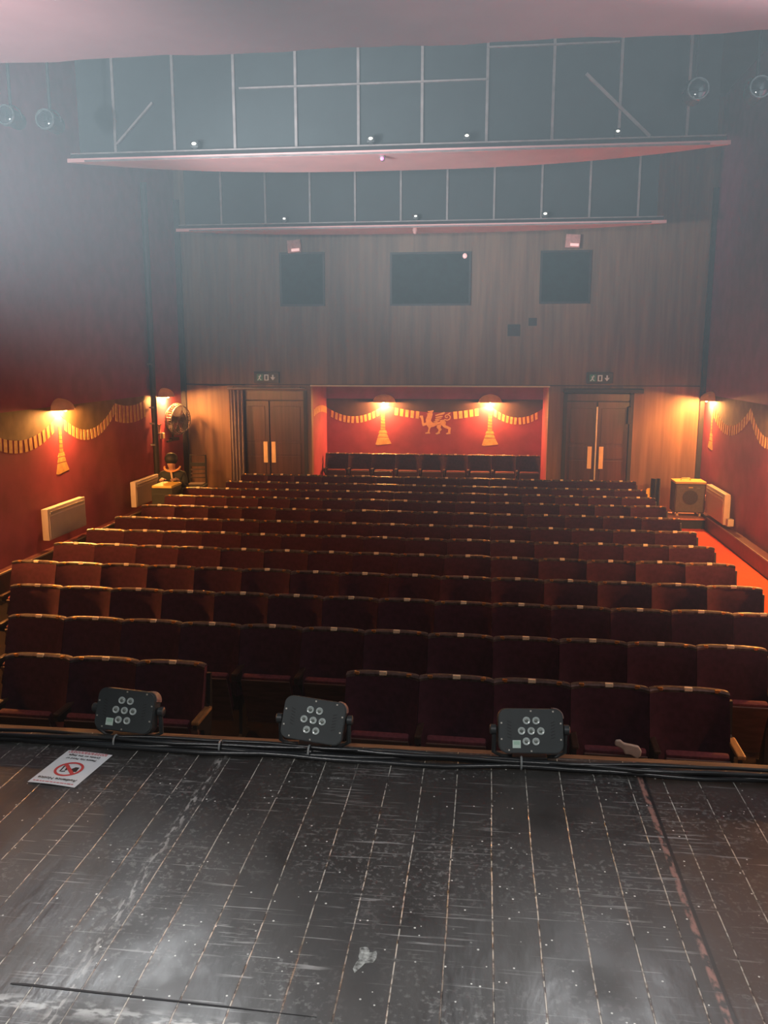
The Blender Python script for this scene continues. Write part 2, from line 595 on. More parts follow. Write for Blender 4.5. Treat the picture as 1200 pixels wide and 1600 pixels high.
# low pink ceiling at the front, slightly wavy at its far edge
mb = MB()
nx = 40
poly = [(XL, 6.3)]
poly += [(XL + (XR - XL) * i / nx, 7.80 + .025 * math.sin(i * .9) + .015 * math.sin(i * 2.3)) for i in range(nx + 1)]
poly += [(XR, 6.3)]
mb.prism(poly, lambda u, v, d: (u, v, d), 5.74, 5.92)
o = mb.build('ceiling', 'pink_ceiling_dimmed')
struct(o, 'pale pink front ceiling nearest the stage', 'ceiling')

# back wall with two door openings and the recess
mb = MB()
yb0, yb1 = YB, YB + .16
for x0, x1, z0, z1 in ((XL, XR, LIN, TOP), (XL, -5.20, 0, LIN), (-3.62, -3.53, 0, LIN), (1.24, 1.53, 0, LIN), (2.88, XR, 0, LIN),
                       (-5.20, -3.62, 2.46, LIN), (1.53, 2.88, 2.46, LIN)):
    mb.box(((x0 + x1) / 2, (yb0 + yb1) / 2, (z0 + z1) / 2), (x1 - x0, yb1 - yb0, z1 - z0))
o = mb.build('wall_back', 'wood_wall')
struct(o, 'brown wood panelled back wall with vertical grain', 'wall')
YA = 18.9
mb = MB()
mb.box((-1.145, YA + .08, 1.3), (5.1, .16, 2.7))
o = mb.build('wall_recess', 'red_wall')
struct(o, 'red painted rear wall of the recess behind the last row', 'wall')
o = MB().box((-3.53 - .08, (yb1 + YA) / 2, 1.3), (.16, YA - yb1, 2.7)).build('wall_recess_left', 'red_wall')
struct(o, 'red left side wall of the recess', 'wall')
o = MB().box((1.24 + .08, (yb1 + YA) / 2, 1.3), (.16, YA - yb1, 2.7)).build('wall_recess_right', 'red_wall')
struct(o, 'red right side wall of the recess', 'wall')
o = MB().box((-1.145, (yb1 + YA) / 2, LIN + .1), (5.1, YA - yb1, .2)).build('ceiling', 'red_wall')
struct(o, 'red ceiling of the recess at the back', 'ceiling')
o = MB().box((-1.145, (YB + YA) / 2, .05), (4.76, YA - YB - .02, .1)).build('floor', 'carpet_red')
struct(o, 'low carpeted platform in the recess', 'floor')
o = MB().box((-1.145, YB - .012, LIN - .008), (4.80, .024, .030)).build('trim_1', 'cream')
struct(o, 'thin pale edge strip over the recess opening', 'trim')
o = MB().box((-.9, YB - .008, LIN + .012), (10.0, .016, .018)).build('trim_2', 'frame_dark')
struct(o, 'dark horizontal strip across the back wall above the doors', 'trim')
for i, (x, wd) in enumerate(((XL + .05, .10), (XR - .04, .09))):
    o = MB().box((x, YB - .04, 3.1), (wd, .08, 6.2)).build('trim_%d' % (3 + i), 'frame_dark')
    struct(o, 'dark vertical strip in the back %s corner' % ('left', 'right')[i], 'trim')
# stage side of the building beyond the frame: wooden lip along the stage front
o = MB().box((-1.025, ST_Y + .02, ST_Z - .055), (10.45, .055, .10), bev=.006).build('trim_5', 'lip_wood')
struct(o, 'worn brown wooden lip along the front edge of the stage', 'trim')
# pipe boxing / skirting along both side walls
for side, x, h in (('left', XL + .06, .40), ('right', XR - .075, .27)):
    mb = MB()
    mb.box((x, 11.0, h / 2), (.12 if side == 'left' else .15, 12.4, h))
    o = mb.build('baseboard_' + side, 'skirting')
    struct(o, 'dark red boxed skirting along the %s wall' % side, 'skirting')
    xx = XL + .125 if side == 'left' else XR - .155
    st = MB().box((xx, 11.0, h - .006), (.018, 12.4, .022)).build('ledge_strip', 'cream' if side == 'left' else 'batten', o)
    st['label'] = 'pale worn edge strip'

# ------------------------------------------------------------------ hanging canopies


def canopy(loc_y, z, x0, x1, sag, top, spacing, xoff, rail_h, label, n):
    t = thing('ceiling_canopy', label, 'canopy', ((x0 + x1) / 2, loc_y, z), 0, 'canopies hanging across the auditorium')
    hw = (x1 - x0) / 2
    poly = [(-hw, 0)]
    for i in range(0, 25):
        a = -1 + 2 * i / 24
        poly.append((a * hw, .02 + sag * (1 - abs(a) ** 2.6)))
    poly.append((hw, 0))
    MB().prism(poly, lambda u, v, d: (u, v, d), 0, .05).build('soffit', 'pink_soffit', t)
    MB().box((0, .10, .05 + (top - .05) / 2), (2 * hw - .3, .04, top - .05)).build('riser', 'riser', t)['label'] = 'dark grey upright panel'
    for k in range(n):
        bx = xoff + spacing * k
        if abs(bx) < hw - .1:
            MB().box((bx, .068, .05 + (top - .1) / 2), (.036, .03, top - .1), bev=.004).build('batten', 'batten', t)['label'] = 'pale vertical joint strip'
    MB().box((0, .015, .075), (2 * hw - .10, .03, .05)).build('edge_board', 'dark_void', t)
    MB().box((0, -.005, .105), (2 * hw - .12, .022, .018)).build('rail', 'batten', t)
    MB().box((0, -.012, .012), (2 * hw - .5, .02, .02)).build('edge_strip', 'batten', t)
    return t


c1 = canopy(11.5, 5.70, -5.64, 2.92, 1.0, 1.98, .82, -3.62, .1, 'pink lens shaped canopy with dark riser, nearer of the two and wider', 10)
c2 = canopy(15.3, 5.33, -5.55, 2.94, .75, 2.30, .80, -3.42, .1, 'pink lens shaped canopy with dark riser, farther back and lower of the two', 10)
MB().box((1.36 + 1.70 - .15, .03, .50), (.04, .03, 1.10), rot=Matrix.Rotation(R(-47), 3, 'Y')).build('loose_batten', 'batten', c1)['label'] = 'pale batten leaning diagonally at the right end'
MB().box((-3.33, .03, .47), (.025, .03, .72), rot=Matrix.Rotation(R(46), 3, 'Y')).build('loose_batten', 'batten', c1)['label'] = 'faint batten leaning diagonally at the left end'
MB().box((2.1, .045, 1.23), (1.6, .03, .02)).build('cross_batten', 'batten', c1)
MB().box((-.3, .045, .86), (3.2, .03, .02)).build('cross_batten', 'batten', c1)


def floodlight(loc, label, big=1.0):
    t = thing('floodlight', label, 'light', loc, 0, 'small floodlights standing on the canopies')
    MB().box((0, .05, .055), (.11 * big, .09, .085), bev=.012).build('housing', 'lantern', t, 40)
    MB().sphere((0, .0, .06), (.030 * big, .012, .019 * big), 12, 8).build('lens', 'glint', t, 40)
    MB().box((0, .05, .006), (.05, .05, .012)).build('foot', 'lantern', t)
    return t


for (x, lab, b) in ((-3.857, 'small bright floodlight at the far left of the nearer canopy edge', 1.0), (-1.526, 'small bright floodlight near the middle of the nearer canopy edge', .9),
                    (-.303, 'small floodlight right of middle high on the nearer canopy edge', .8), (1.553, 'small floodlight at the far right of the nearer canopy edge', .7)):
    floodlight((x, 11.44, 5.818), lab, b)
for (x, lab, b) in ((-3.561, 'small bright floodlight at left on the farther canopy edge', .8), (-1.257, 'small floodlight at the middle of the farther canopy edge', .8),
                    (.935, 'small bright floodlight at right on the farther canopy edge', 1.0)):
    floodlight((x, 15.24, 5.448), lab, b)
t = thing('sensor', 'small sensor with glowing pink light under the nearer canopy edge', 'sensor', (-1.394, 11.60, 5.70))
MB().lathe([(.035, 0), (.04, -.02), (.03, -.06), (.012, -.07)], n=16).build('body', 'batten', t, 40)
MB().sphere((0, -.045, -.045), (.022, .012, .022), 12, 8).build('light', 'led_pink', t, 40)
t = thing('sensor', 'small pale sensor hanging under the farther canopy', 'sensor', (-1.277, 15.4, 5.33))
MB().lathe([(.04, 0), (.05, -.03), (.03, -.09), (.012, -.1)], n=16).build('body', 'box_pink', t, 40)

# side lanterns fixed to the walls by brackets


def side_lantern(x, y, z, label, wall_x, s=1.0):
    t = thing('stage_lantern', label, 'stage light', (x, y, z), 0, 'stage lanterns high on the side walls')
    rot = Matrix.Rotation(R(90), 3, 'X')
    MB().lathe([(.075 * s, -.30), (.095 * s, -.26), (.10 * s, -.05), (.115 * s, 0), (.115 * s, .03), (.10 * s, .035)], n=24, rot=rot).build('housing', 'lantern', t, 40)
    MB().torus((0, -.035, 0), .103 * s, .011 * s, 'Y').build('lens_ring', 'lantern_ring', t, 40)
    MB().lathe([(.094 * s, .034), (.075 * s, .045), (.03 * s, .052), (.001, .053)], n=24, rot=rot).build('lens', 'lantern_glass', t, 40)
    pts = [(.13 * s * math.cos(a), .1, .13 * s * math.sin(a)) for a in [PI * k / 12 for k in range(13)]]
    MB().tube(pts, .010).build('yoke', 'lantern', t, 40)
    MB().tube([(0, .1, .13 * s), (0, .1, TOP - z)], .018).build('hanger', 'lantern', t, 40)
    return t


side_lantern(-5.028, 9.8, 5.45 + .34, 'round stage lantern at upper left, inner one of the left pair', XL)
side_lantern(-5.502, 9.8, 5.85, 'round stage lantern at upper left, outer one cut by the photo edge', XL)
side_lantern(2.118, 9.8, 5.868, 'round stage lantern at upper right, dimmer inner one of the right pair', XR)
side_lantern(2.736, 9.8, 5.866, 'round stage lantern at upper right, bright rimmed outer one by the photo edge', XR)

# ------------------------------------------------------------------ things on the back wall
for i, (x0, x1, z0, z1, lab) in enumerate(((-4.085, -3.258, 4.167, 5.125, 'left'), (-1.872, -.371, 4.159, 5.096, 'wide middle'), (1.031, 1.911, 4.179, 5.09, 'right'))):
    o = MB().box(((x0 + x1) / 2, YB - .012, (z0 + z1) / 2), (x1 - x0, .024, z1 - z0)).build('window_%d' % (i + 1), 'port_glass')
    struct(o, 'dark projection window high on the back wall, %s one' % lab, 'window')
    mb = MB()
    for (cx, cz, sx, sz) in (((x0 + x1) / 2, z0 - .02, x1 - x0 + .08, .04), ((x0 + x1) / 2, z1 + .02, x1 - x0 + .08, .04), (x0 - .02, (z0 + z1) / 2, .04, z1 - z0), (x1 + .02, (z0 + z1) / 2, .04, z1 - z0)):
        mb.box((cx, YB - .018, cz), (sx, .036, sz))
    mb.build('window_frame', 'frame_dark', o)
o = MB().sphere((-.455, YB - .05, 5.05), (.045, .03, .05), 14, 10).build('sensor', 'led_white', None, 40)
tag(o, 'small pale round sensor at the corner of the middle projection window', 'sensor')
for x, z, lab, tw in ((-3.81, 5.27, 'left', -4), (1.583, 5.29, 'right', 3)):
    t = thing('wall_box', 'square pinkish light box above the %s projection window' % lab, 'light box', (x, YB, z), 0, 'light boxes high on the back wall')
    rot = Matrix.Rotation(R(tw), 3, 'Y')
    MB().box((0, -.055, 0), (.27, .11, .25), rot=rot, bev=.012).build('body', 'box_pink', t, 40)
    MB().box((.03, -.116, -.07), (.16, .012, .05), rot=rot).build('lamp_strip', 'led_white', t)
for x, z, s, lab in ((.88, 3.80, .10, 'upper'), (.52, 3.64, .15, 'lower and larger')):
    o = MB().box((x, YB - .004, z), (s * 1.6, .008, s * 1.5), bev=.003).build('vent_patch', 'frame_dark')
    tag(o, 'dark patch on the upper back wall right of centre, %s one' % lab, 'patch')


def exit_sign(x0, x1, z0, z1, label):
    cx, cz, wd, h = (x0 + x1) / 2, (z0 + z1) / 2, x1 - x0, z1 - z0
    t = thing('exit_sign', label, 'sign', (cx, YB, cz), 0, 'exit signs above the doors')
    MB().box((0, -.03, 0), (wd, .06, h), bev=.006).build('housing', 'sign_dark', t)
    yf = -.0625

    def mp(u, v, d):
        return (u, yf - d, v)
    MB().prism([(-.20, -.065), (-.07, -.065), (-.07, .07), (-.20, .07)], mp, -.002, .002).build('green_panel', 'sign_green', t)
    mb = MB()
    mb.prism([(-.135, .035), (-.115, .035), (-.115, .055), (-.135, .055)], mp, .001, .005)
    for pl in ([(-.165, .028), (-.11, .035), (-.105, .022), (-.165, .016)], [(-.150, .02), (-.125, .02), (-.135, -.02), (-.16, -.02)],
               [(-.155, -.02), (-.135, -.02), (-.10, -.05), (-.112, -.058)], [(-.16, -.015), (-.145, -.02), (-.175, -.06), (-.19, -.055)]):
        mb.prism(pl, mp, .001, .005)
    mb.build('running_figure', 'sign_white', t)
    mb = MB()
    mb.prism([(-.045, -.06), (.045, -.06), (.045, .06), (-.045, .06)], mp, -.002, .003)
    mb.build('door_panel', 'sign_white', t)
    mb = MB()
    mb.prism([(-.02, -.045), (.02, -.045), (.02, .04), (-.02, .04)], mp, .003, .006)
    mb.build('door_mark', 'sign_dark', t)
    mb = MB()
    mb.prism([(.118, .055), (.148, .055), (.148, .0), (.118, .0)], mp, -.002, .003)
    mb.prism([(.083, .005), (.183, .005), (.133, -.058)], mp, -.002, .003)
    mb.build('arrow', 'sign_white', t)
    return t


exit_sign(-4.70, -4.18, 2.60, 2.83, 'dark exit sign with running figure and down arrow above left doors')
exit_sign(1.955, 2.455, 2.612, 2.83, 'dark exit sign with running figure and down arrow above right doors')

# doors


def double_door(n, x0, x1, ztop, trans, xs, p0, p1, pz0, pz1, label, strip):
    root = MB().box(((x0 + x1) / 2, YB + .10, ztop / 2), (x1 - x0 - .01, .02, ztop)).build('door_%d' % n, 'frame_dark')
    struct(root, label, 'double door')
    for a, b in ((x0 + .07, xs - .012), (xs + .012, x1 - .07)):
        lf = MB().box(((a + b) / 2, YB + .06, trans / 2), (b - a, .045, trans - .02), bev=.004).build('door_leaf', 'door_wood', root)
        pan = MB()
        pan.box(((a + b) / 2, YB + .034, .72), (b - a - .16, .012, .75), bev=.004)
        pan.box(((a + b) / 2, YB + .034, 1.25), (b - a - .16, .012, .24), bev=.004)
        pan.box(((a + b) / 2, YB + .034, 1.78), (b - a - .16, .012, .70), bev=.004)
        pan.build('panel', 'door_wood', lf)
    for px in (p0, p1):
        pl = MB().box((px, YB + .026, (pz0 + pz1) / 2), (.085, .012, pz1 - pz0), bev=.003).build('pull_plate', 'plate', root)
        pl['label'] = 'pale brass pull plate'
    MB().box(((x0 + x1) / 2, YB + .05, (trans + ztop) / 2), (x1 - x0 - .1, .06, ztop - trans - .02)).build('transom', 'door_wood', root)
    mb = MB()
    for jx in (x0 + .035, x1 - .035):
        mb.box((jx, YB + .03, ztop / 2), (.07, .10, ztop))
    mb.build('jamb', 'frame_dark', root)
    if strip:
        s = MB().box((xs, YB + .03, 1.1), (.028, .03, 2.12)).build('meeting_strip', 'steel', root)
        s['label'] = 'bright pale strip between the leaves'
    return root


double_door(1, -5.20, -3.62, 2.46, 2.25, -4.42, -4.515, -4.345, .964, 1.40, 'dark wooden double door at the back left with two pale pull plates', False)
double_door(2, 1.53, 2.88, 2.42, 2.27, 2.19, 2.075, 2.30, .933, 1.376, 'dark wooden double door at the back right with a bright centre strip', True)
t = thing('door_closer', 'black door closer box by the top of the right doors', 'door closer', (2.80, YB - .012, 2.0))
MB().box((0, -.02, 0), (.07, .05, .34), bev=.01).build('body', 'frame_dark', t)

# curtain beside the left door and its rail; black curtain rail over the right door


def folds(n, amp, x0, x1, z0, z1, yb):
    def fn(u, v, d):
        k = 1 - .25 * v
        return Vector((x0 + (x1 - x0) * u, yb + amp * math.sin(u * n * 2 * PI) * k + .02 * math.sin(u * 5 + v * 3) + d, z0 + (z1 - z0) * v))
    return fn


o = MB().grid_sheet(folds(4, .035, -5.22, -4.93, .06, 2.46, YB - .11), 60, 8, .012).build('curtain', 'curtain', None, 60)
tag(o, 'grey curtain gathered at the left of the left doors', 'curtain')
t = thing('curtain_rail', 'pale metal curtain rail above the left doors', 'rail', (-4.45, YB - .11, 2.50))
MB().tube([(-.80, 0, 0), (.82, 0, 0)], .016).build('rod', 'steel', t, 40)
for x in (-.7, .7):
    MB().tube([(x, 0, 0), (x, .11, .02)], .010).build('bracket', 'frame_dark', t, 40)
t = thing('curtain_rail', 'black pelmet rail above the right doors', 'rail', (2.28, YB - .07, 2.475))
MB().box((0, 0, 0), (1.52, .12, .08), bev=.01).build('rod', 'frame_dark', t)
o = MB().tube([(XL + .10, YB - .02, 2.575), (-5.9, YB - .02, 2.565), (-5.5, YB - .02, 2.55), (-5.25, YB - .02, 2.56), (-4.9, YB - .02, 2.565)], .013).build('cable', 'cable', None, 40)
tag(o, 'black cable sagging along the wall top left of the left doors', 'cable')

# ------------------------------------------------------------------ painted drapes, tassels and the crest (flat wall painting)


def wall_map(wall):
    # returns mapf(u, z, d): u runs along the wall, d out of the wall
    if wall == 'left':
        return lambda u, v, d: (XL + d, u, v)
    if wall == 'right':
        return lambda u, v, d: (XR - d, u, v)
    if wall == 'recess':
        return lambda u, v, d: (u, YA - d, v)
    if wall == 'rl':
        return lambda u, v, d: (-3.53 + d, u, v)
    return lambda u, v, d: (1.24 - d, u, v)


def swag(wall, u0, u1, z0, z1, zlow, label, band=.16, fade0=0, fade1=1, nb=15, top=None):
    t = thing('painted_swag', label, 'wall painting', (0, 0, 0), 0, 'painted drapes along the walls')
    mp = wall_map(wall)

    def zc(a):
        return z0 + (z1 - z0) * a - (((z0 + z1) / 2) - zlow) * 4 * a * (1 - a)
    n = 24
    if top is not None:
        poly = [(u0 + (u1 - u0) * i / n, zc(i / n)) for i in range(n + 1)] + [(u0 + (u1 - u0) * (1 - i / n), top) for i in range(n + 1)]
        MB().prism(poly, mp, -.001, .003).build('drape', 'drape_shaded' if wall == 'recess' else 'drape_olive', t)['label'] = 'painted drape'
    mb = MB()
    for k in range(nb):
        a0 = (k + .12) / nb
        a1 = (k + .72) / nb
        if a0 < fade0 or a1 > fade1:
            continue
        sl = .012 if a0 < .5 else -.012
        p = [(u0 + (u1 - u0) * a0, zc(a0)), (u0 + (u1 - u0) * a1, zc(a1)), (u0 + (u1 - u0) * a1 - sl, zc(a1) - band), (u0 + (u1 - u0) * a0 - sl, zc(a0) - band)]
        mb.prism(p, mp, -.001, .004)
    mb.build('fringe', 'gold_paint', t)['label'] = 'gold painted fringe'
    return t


def tassel(wall, u, z0, z1, label, s=1.0):
    t = thing('painted_tassel', label, 'wall painting', (0, 0, 0), 0, 'painted tassels under the lamps')
    mp = wall_map(wall)
    h = z0 - z1
    mb = MB()
    for k in range(6):
        a = z0 - h * .55 * k / 6
        b = a - h * .55 / 6 * .8
        w0 = (.036 + .003 * k) * s
        mb.prism([(u - w0, a), (u + w0, a - .01), (u + w0, b - .01), (u - w0, b)], mp, -.001, .004)
    mb.build('cord', 'gold_dark', t)
    mb = MB()
    za = z0 - h * .55
    mb.prism([(u - .07 * s, za), (u + .07 * s, za), (u + .10 * s, za - h * .08), (u - .10 * s, za - h * .08)], mp, -.001, .004)
    mb.prism([(u - .085 * s, za - h * .10), (u + .085 * s, za - h * .10), (u + .12 * s, za - h * .20), (u - .12 * s, za - h * .20)], mp, -.001, .004)
    mb.prism([(u - .12 * s, za - h * .22), (u + .12 * s, za - h * .22), (u + .19 * s, za - h * .40), (u + .08 * s, za - h * .42), (u - .12 * s, za - h * .45), (u - .17 * s, za - h * .43)], mp, -.001, .004)
    mb.build('skirt', 'gold_paint', t)
    return t


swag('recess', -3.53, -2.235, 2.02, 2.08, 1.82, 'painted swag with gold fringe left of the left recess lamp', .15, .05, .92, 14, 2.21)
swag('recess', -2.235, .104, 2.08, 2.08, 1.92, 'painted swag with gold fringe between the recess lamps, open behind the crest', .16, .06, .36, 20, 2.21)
sw = bpy.data.objects['fringe.001']
mpf = wall_map('recess')
mb = MB()
for k in range(20):
    a0, a1 = (k + .12) / 20, (k + .82) / 20
    if a0 < .62 or a1 > .94:
        continue
    zf = lambda a: 2.08 - .16 * 4 * a * (1 - a)
    uu = lambda a: -2.235 + 2.339 * a
    mb.prism([(uu(a0), zf(a0)), (uu(a1), zf(a1)), (uu(a1) + .012, zf(a1) - .16), (uu(a0) + .012, zf(a0) - .16)], mpf, -.001, .004)
mb.build('fringe', 'gold_paint', sw.parent)
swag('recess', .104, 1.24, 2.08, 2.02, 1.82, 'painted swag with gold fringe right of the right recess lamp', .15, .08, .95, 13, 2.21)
swag('rl', 17.45, 18.88, 2.05, 2.02, 2.10, 'painted swag on the left side wall of the recess', .14, 0, 1, 10)
tassel('recess', -2.26, 1.92, 1.18, 'gold painted tassel under the left recess lamp', 1.0)
tassel('recess', .11, 1.92, 1.19, 'gold painted tassel under the right recess lamp', 1.0)
swag('left', 9.95, 11.93, 2.28, 2.30, 2.02, 'painted swag on the left wall before the nearer lamp', .17, 0, .97, 16, 2.42)
swag('left', 11.98, 13.90, 2.30, 2.36, 2.00, 'painted swag on the left wall beyond the nearer lamp', .16, .03, 1, 16, 2.42)
swag('left', 13.90, 15.25, 2.36, 2.36, 2.28, 'painted flat drape on the left wall before the black pipe', .30, 0, 1, 9, 2.42)
tassel('left', 11.96, 2.12, 1.42, 'gold painted tassel under the nearer left wall lamp', 1.1)
swag('right', 14.2, 16.55, 2.34, 2.30, 1.96, 'painted swag on the right wall next to the lamp', .17, 0, 1, 18, 2.42)
swag('right', 12.5, 14.2, 2.30, 2.34, 1.95, 'painted swag at the right edge of the photo', .17, 0, 1, 14, 2.42)
tassel('right', 16.5, 2.10, 1.42, 'gold painted tassel under the right wall lamp', 1.0)

# crest: winged beast walking, painted gold
t = thing('painted_crest', 'gold painted winged beast crest between the recess lamps', 'crest', (0, 0, 0))


def gm(u, v, d):
    # drawing units: 1200 wide x 900 high over .0745 x .0559 of a 15.0 m scale
    return (-1.451 + (u - 235) / 730 * .715, YA - d, 1.979 - (v - 140) / 590 * .555)


mb = MB()
body = [(420, 175), (500, 165), (555, 150), (560, 180), (530, 205), (540, 250), (520, 330), (500, 400), (540, 440), (620, 430), (700, 420), (720, 380), (800, 370), (840, 430), (830, 500),
        (900, 530), (955, 560), (940, 690), (955, 700), (860, 715), (840, 695), (890, 670), (895, 590), (800, 560), (760, 520), (740, 500), (720, 560), (750, 600), (700, 660), (715, 690),
        (640, 722), (600, 700), (660, 665), (680, 610), (630, 560), (640, 500), (560, 540), (500, 555), (480, 600), (470, 660), (490, 700), (380, 705), (370, 685), (430, 665), (450, 580), (440, 550),
        (400, 500), (350, 520), (320, 530), (300, 480), (290, 400), (270, 330), (240, 310), (255, 280), (320, 280), (330, 360), (345, 460), (390, 440), (385, 380), (410, 300), (425, 250), (400, 240), (450, 215)]
mb.prism(body, gm, -.001, .004)
mb.build('body', 'griffin', t)
mb = MB()
for pl in ([(590, 265), (690, 230), (800, 190), (820, 215), (780, 250), (690, 270), (610, 290)], [(600, 315), (690, 290), (770, 280), (765, 310), (680, 330), (610, 345)],
           [(590, 365), (680, 340), (760, 330), (730, 350), (690, 365), (600, 395)], [(560, 420), (640, 385), (720, 370), (690, 395), (620, 430), (560, 432)]):
    mb.prism(pl, gm, -.001, .004)
mb.build('wing', 'griffin', t)
mb = MB()
tail = [(800, 365), (870, 385), (930, 350), (940, 300), (905, 262), (850, 255), (820, 285), (830, 320), (865, 325), (880, 300)]
for a, b in zip(tail[:-1], tail[1:]):
    dx, dy = b[0] - a[0], b[1] - a[1]
    l = math.hypot(dx, dy)
    nx_, ny_ = -dy / l * 12, dx / l * 12
    mb.prism([(a[0] + nx_, a[1] + ny_), (b[0] + nx_, b[1] + ny_), (b[0] - nx_, b[1] - ny_), (a[0] - nx_, a[1] - ny_)], gm, -.001, .004)
mb.prism([(870, 235), (940, 200), (935, 225), (890, 250)], gm, -.001, .004)
mb.build('tail', 'griffin', t)
mb = MB()
for pl in ([(430, 205), (480, 198), (480, 206), (430, 215)], [(640, 490), (720, 465), (724, 472), (650, 500)], [(545, 440), (610, 430), (610, 438), (548, 448)], [(735, 500), (765, 540), (758, 550), (728, 508)]):
    mb.prism(pl, gm, .003, .006)
mb.build('outline', 'griffin_line', t)


# ------------------------------------------------------------------ wall lamps


def wall_lamp(wall, u, z, label, half=.25, power=1.0):
    if wall == 'left':
        loc, rz = (XL, u, z), R(90)
    elif wall == 'right':
        loc, rz = (XR, u, z), R(-90)
    else:
        loc, rz = (u, YA, z), 0
    t = thing('wall_lamp', label, 'lamp', loc, rz, 'dome wall lamps')
    # local frame: wall at y=0, room towards -y; dome opens downward
    mb = MB()
    n, m_ = 20, 8

    def fn(a, b, d):
        th = PI * a
        ph = PI / 2 * b
        r = half - d
        return Vector((-r * math.cos(th) * math.cos(ph), -(r * .86) * math.sin(th) * math.cos(ph), (half * .66 - d) * math.sin(ph)))
    mb.grid_sheet(fn, n, m_, .008)
    mb.build('lamp_shade', 'shade', t, 40)
    pts = [(-half * math.cos(PI * k / 20), -half * .86 * math.sin(PI * k / 20), 0) for k in range(21)]
    MB().tube(pts, .007, 6).build('shade_rim', 'shade_rim', t, 40)
    MB().box((0, -.012, .05), (.10, .024, .12), bev=.006).build('back_plate', 'brass', t)
    MB().tube([(0, -.012, .04), (0, -.09, .03)], .014).build('holder', 'brass', t, 40)
    MB().sphere((0, -.10, .012), (.030, .030, .040), 14, 10).build('bulb', 'bulb', t, 40)
    dx, dy = Matrix.Rotation(rz, 2) @ Vector((0, -.105))
    point('lamp_light', (loc[0] + dx, loc[1] + dy, z + .012), LAMP_W * power, LAMP_C, .045)
    return t


wall_lamp('left', 11.98, 2.37, 'dome wall lamp glowing on the left wall, nearer one with tassel below')
wall_lamp('left', 16.12, 2.37, 'dome wall lamp glowing in the back left corner above the fan')
wall_lamp('right', 16.62, 2.33, 'dome wall lamp glowing on the right wall near the back corner')
wall_lamp('recess', -2.235, 2.145, 'dome wall lamp glowing in the recess, left of the crest')
wall_lamp('recess', .104, 2.155, 'dome wall lamp glowing in the recess, right of the crest')
wall_lamp('right', 12.47, 2.33, 'dome wall lamp on the right wall just beyond the photo edge')
wall_lamp('left', 7.85, 2.37, 'dome wall lamp on the left wall towards the stage', .25, 1.7)
wall_lamp('right', 8.3, 2.33, 'dome wall lamp on the right wall towards the stage', .25, 1.7)


wall_lamp('left', 4.7, 2.37, 'dome wall lamp on the left side beside the stage front', .25, .35)
wall_lamp('right', 4.7, 2.33, 'dome wall lamp on the right side beside the stage front', .25, .35)

# ------------------------------------------------------------------ panel heaters


def heater(wall, y0, y1, z0, z1, label):
    ln, h = y1 - y0, z1 - z0
    if wall == 'left':
        loc, rz = (XL + .022, (y0 + y1) / 2, z0), R(90)
    else:
        loc, rz = (XR, (y0 + y1) / 2, z0), R(-90)
    t = thing('panel_heater', label, 'heater', loc, rz, 'white panel heaters on the side walls')
    MB().box((0, -.115, h / 2), (ln, .10, h), bev=.014).build('body', 'heater_white', t, 40)
    MB().box((0, -.169, h * .86), (ln * .90, .008, .035), bev=.003).build('grille', 'heater_slot', t)
    MB().box((0, -.167, h * .42), (ln * .93, .006, h * .70), bev=.002).build('front_panel', 'heater_white', t)
    for x in (-ln * .3, ln * .3):
        MB().box((x, -.034, h * .5), (.05, .068, h * .7)).build('wall_bracket', 'heater_slot', t)
    s = -1 if wall == 'left' else 1
    e = ln / 2 + .06
    e = e * (1 if wall == 'left' else -1)
    MB().box((ln / 2 + .04 if wall == 'left' else ln / 2 + .07, -.07, .06), (.11, .10, .12), bev=.01).build('control_box', 'heater_white', t, 40)
    return t


heater('left', 11.10, 12.24, .58, 1.03, 'white panel heater on the left wall, nearer one under the swag')
heater('left', 14.15, 15.22, .52, .97, 'white panel heater on the left wall, farther one near the black pipe')
heater('right', 14.72, 15.95, .33, .85, 'white panel heater on the right wall beside the grey cabinet')

# ------------------------------------------------------------------ back left corner things
t = thing('pipe', 'black vertical pipe clipped to the left wall by the corner lamp', 'pipe', (XL + .085, 15.42, 0))
MB().tube([(0, 0, .40), (0, 0, 6.2)], .055, 12).build('tube', 'frame_dark', t, 40)
for z in (.9, 1.5, 1.9, 2.2, 3.0):
    MB().box((-.02, 0, z), (.09, .16, .03)).build('clip', 'batten', t)
o = MB().box((XL + .03, 15.92, 1.62), (.06, .11, .11), bev=.01).build('light_switch', 'cream')
tag(o, 'small cream switch box on the left wall under the fan', 'switch')
t = thing('wall_plate', 'small plate with two bars on the left wall beside the pipe', 'wall plate', (XL, 15.78, 1.76))
MB().box((.015, 0, 0), (.03, .15, .18), bev=.004).build('plate', 'box_pink', t)
for z in (-.085, .085):
    MB().box((.04, 0, z), (.03, .16, .015)).build('bar', 'frame_dark', t)

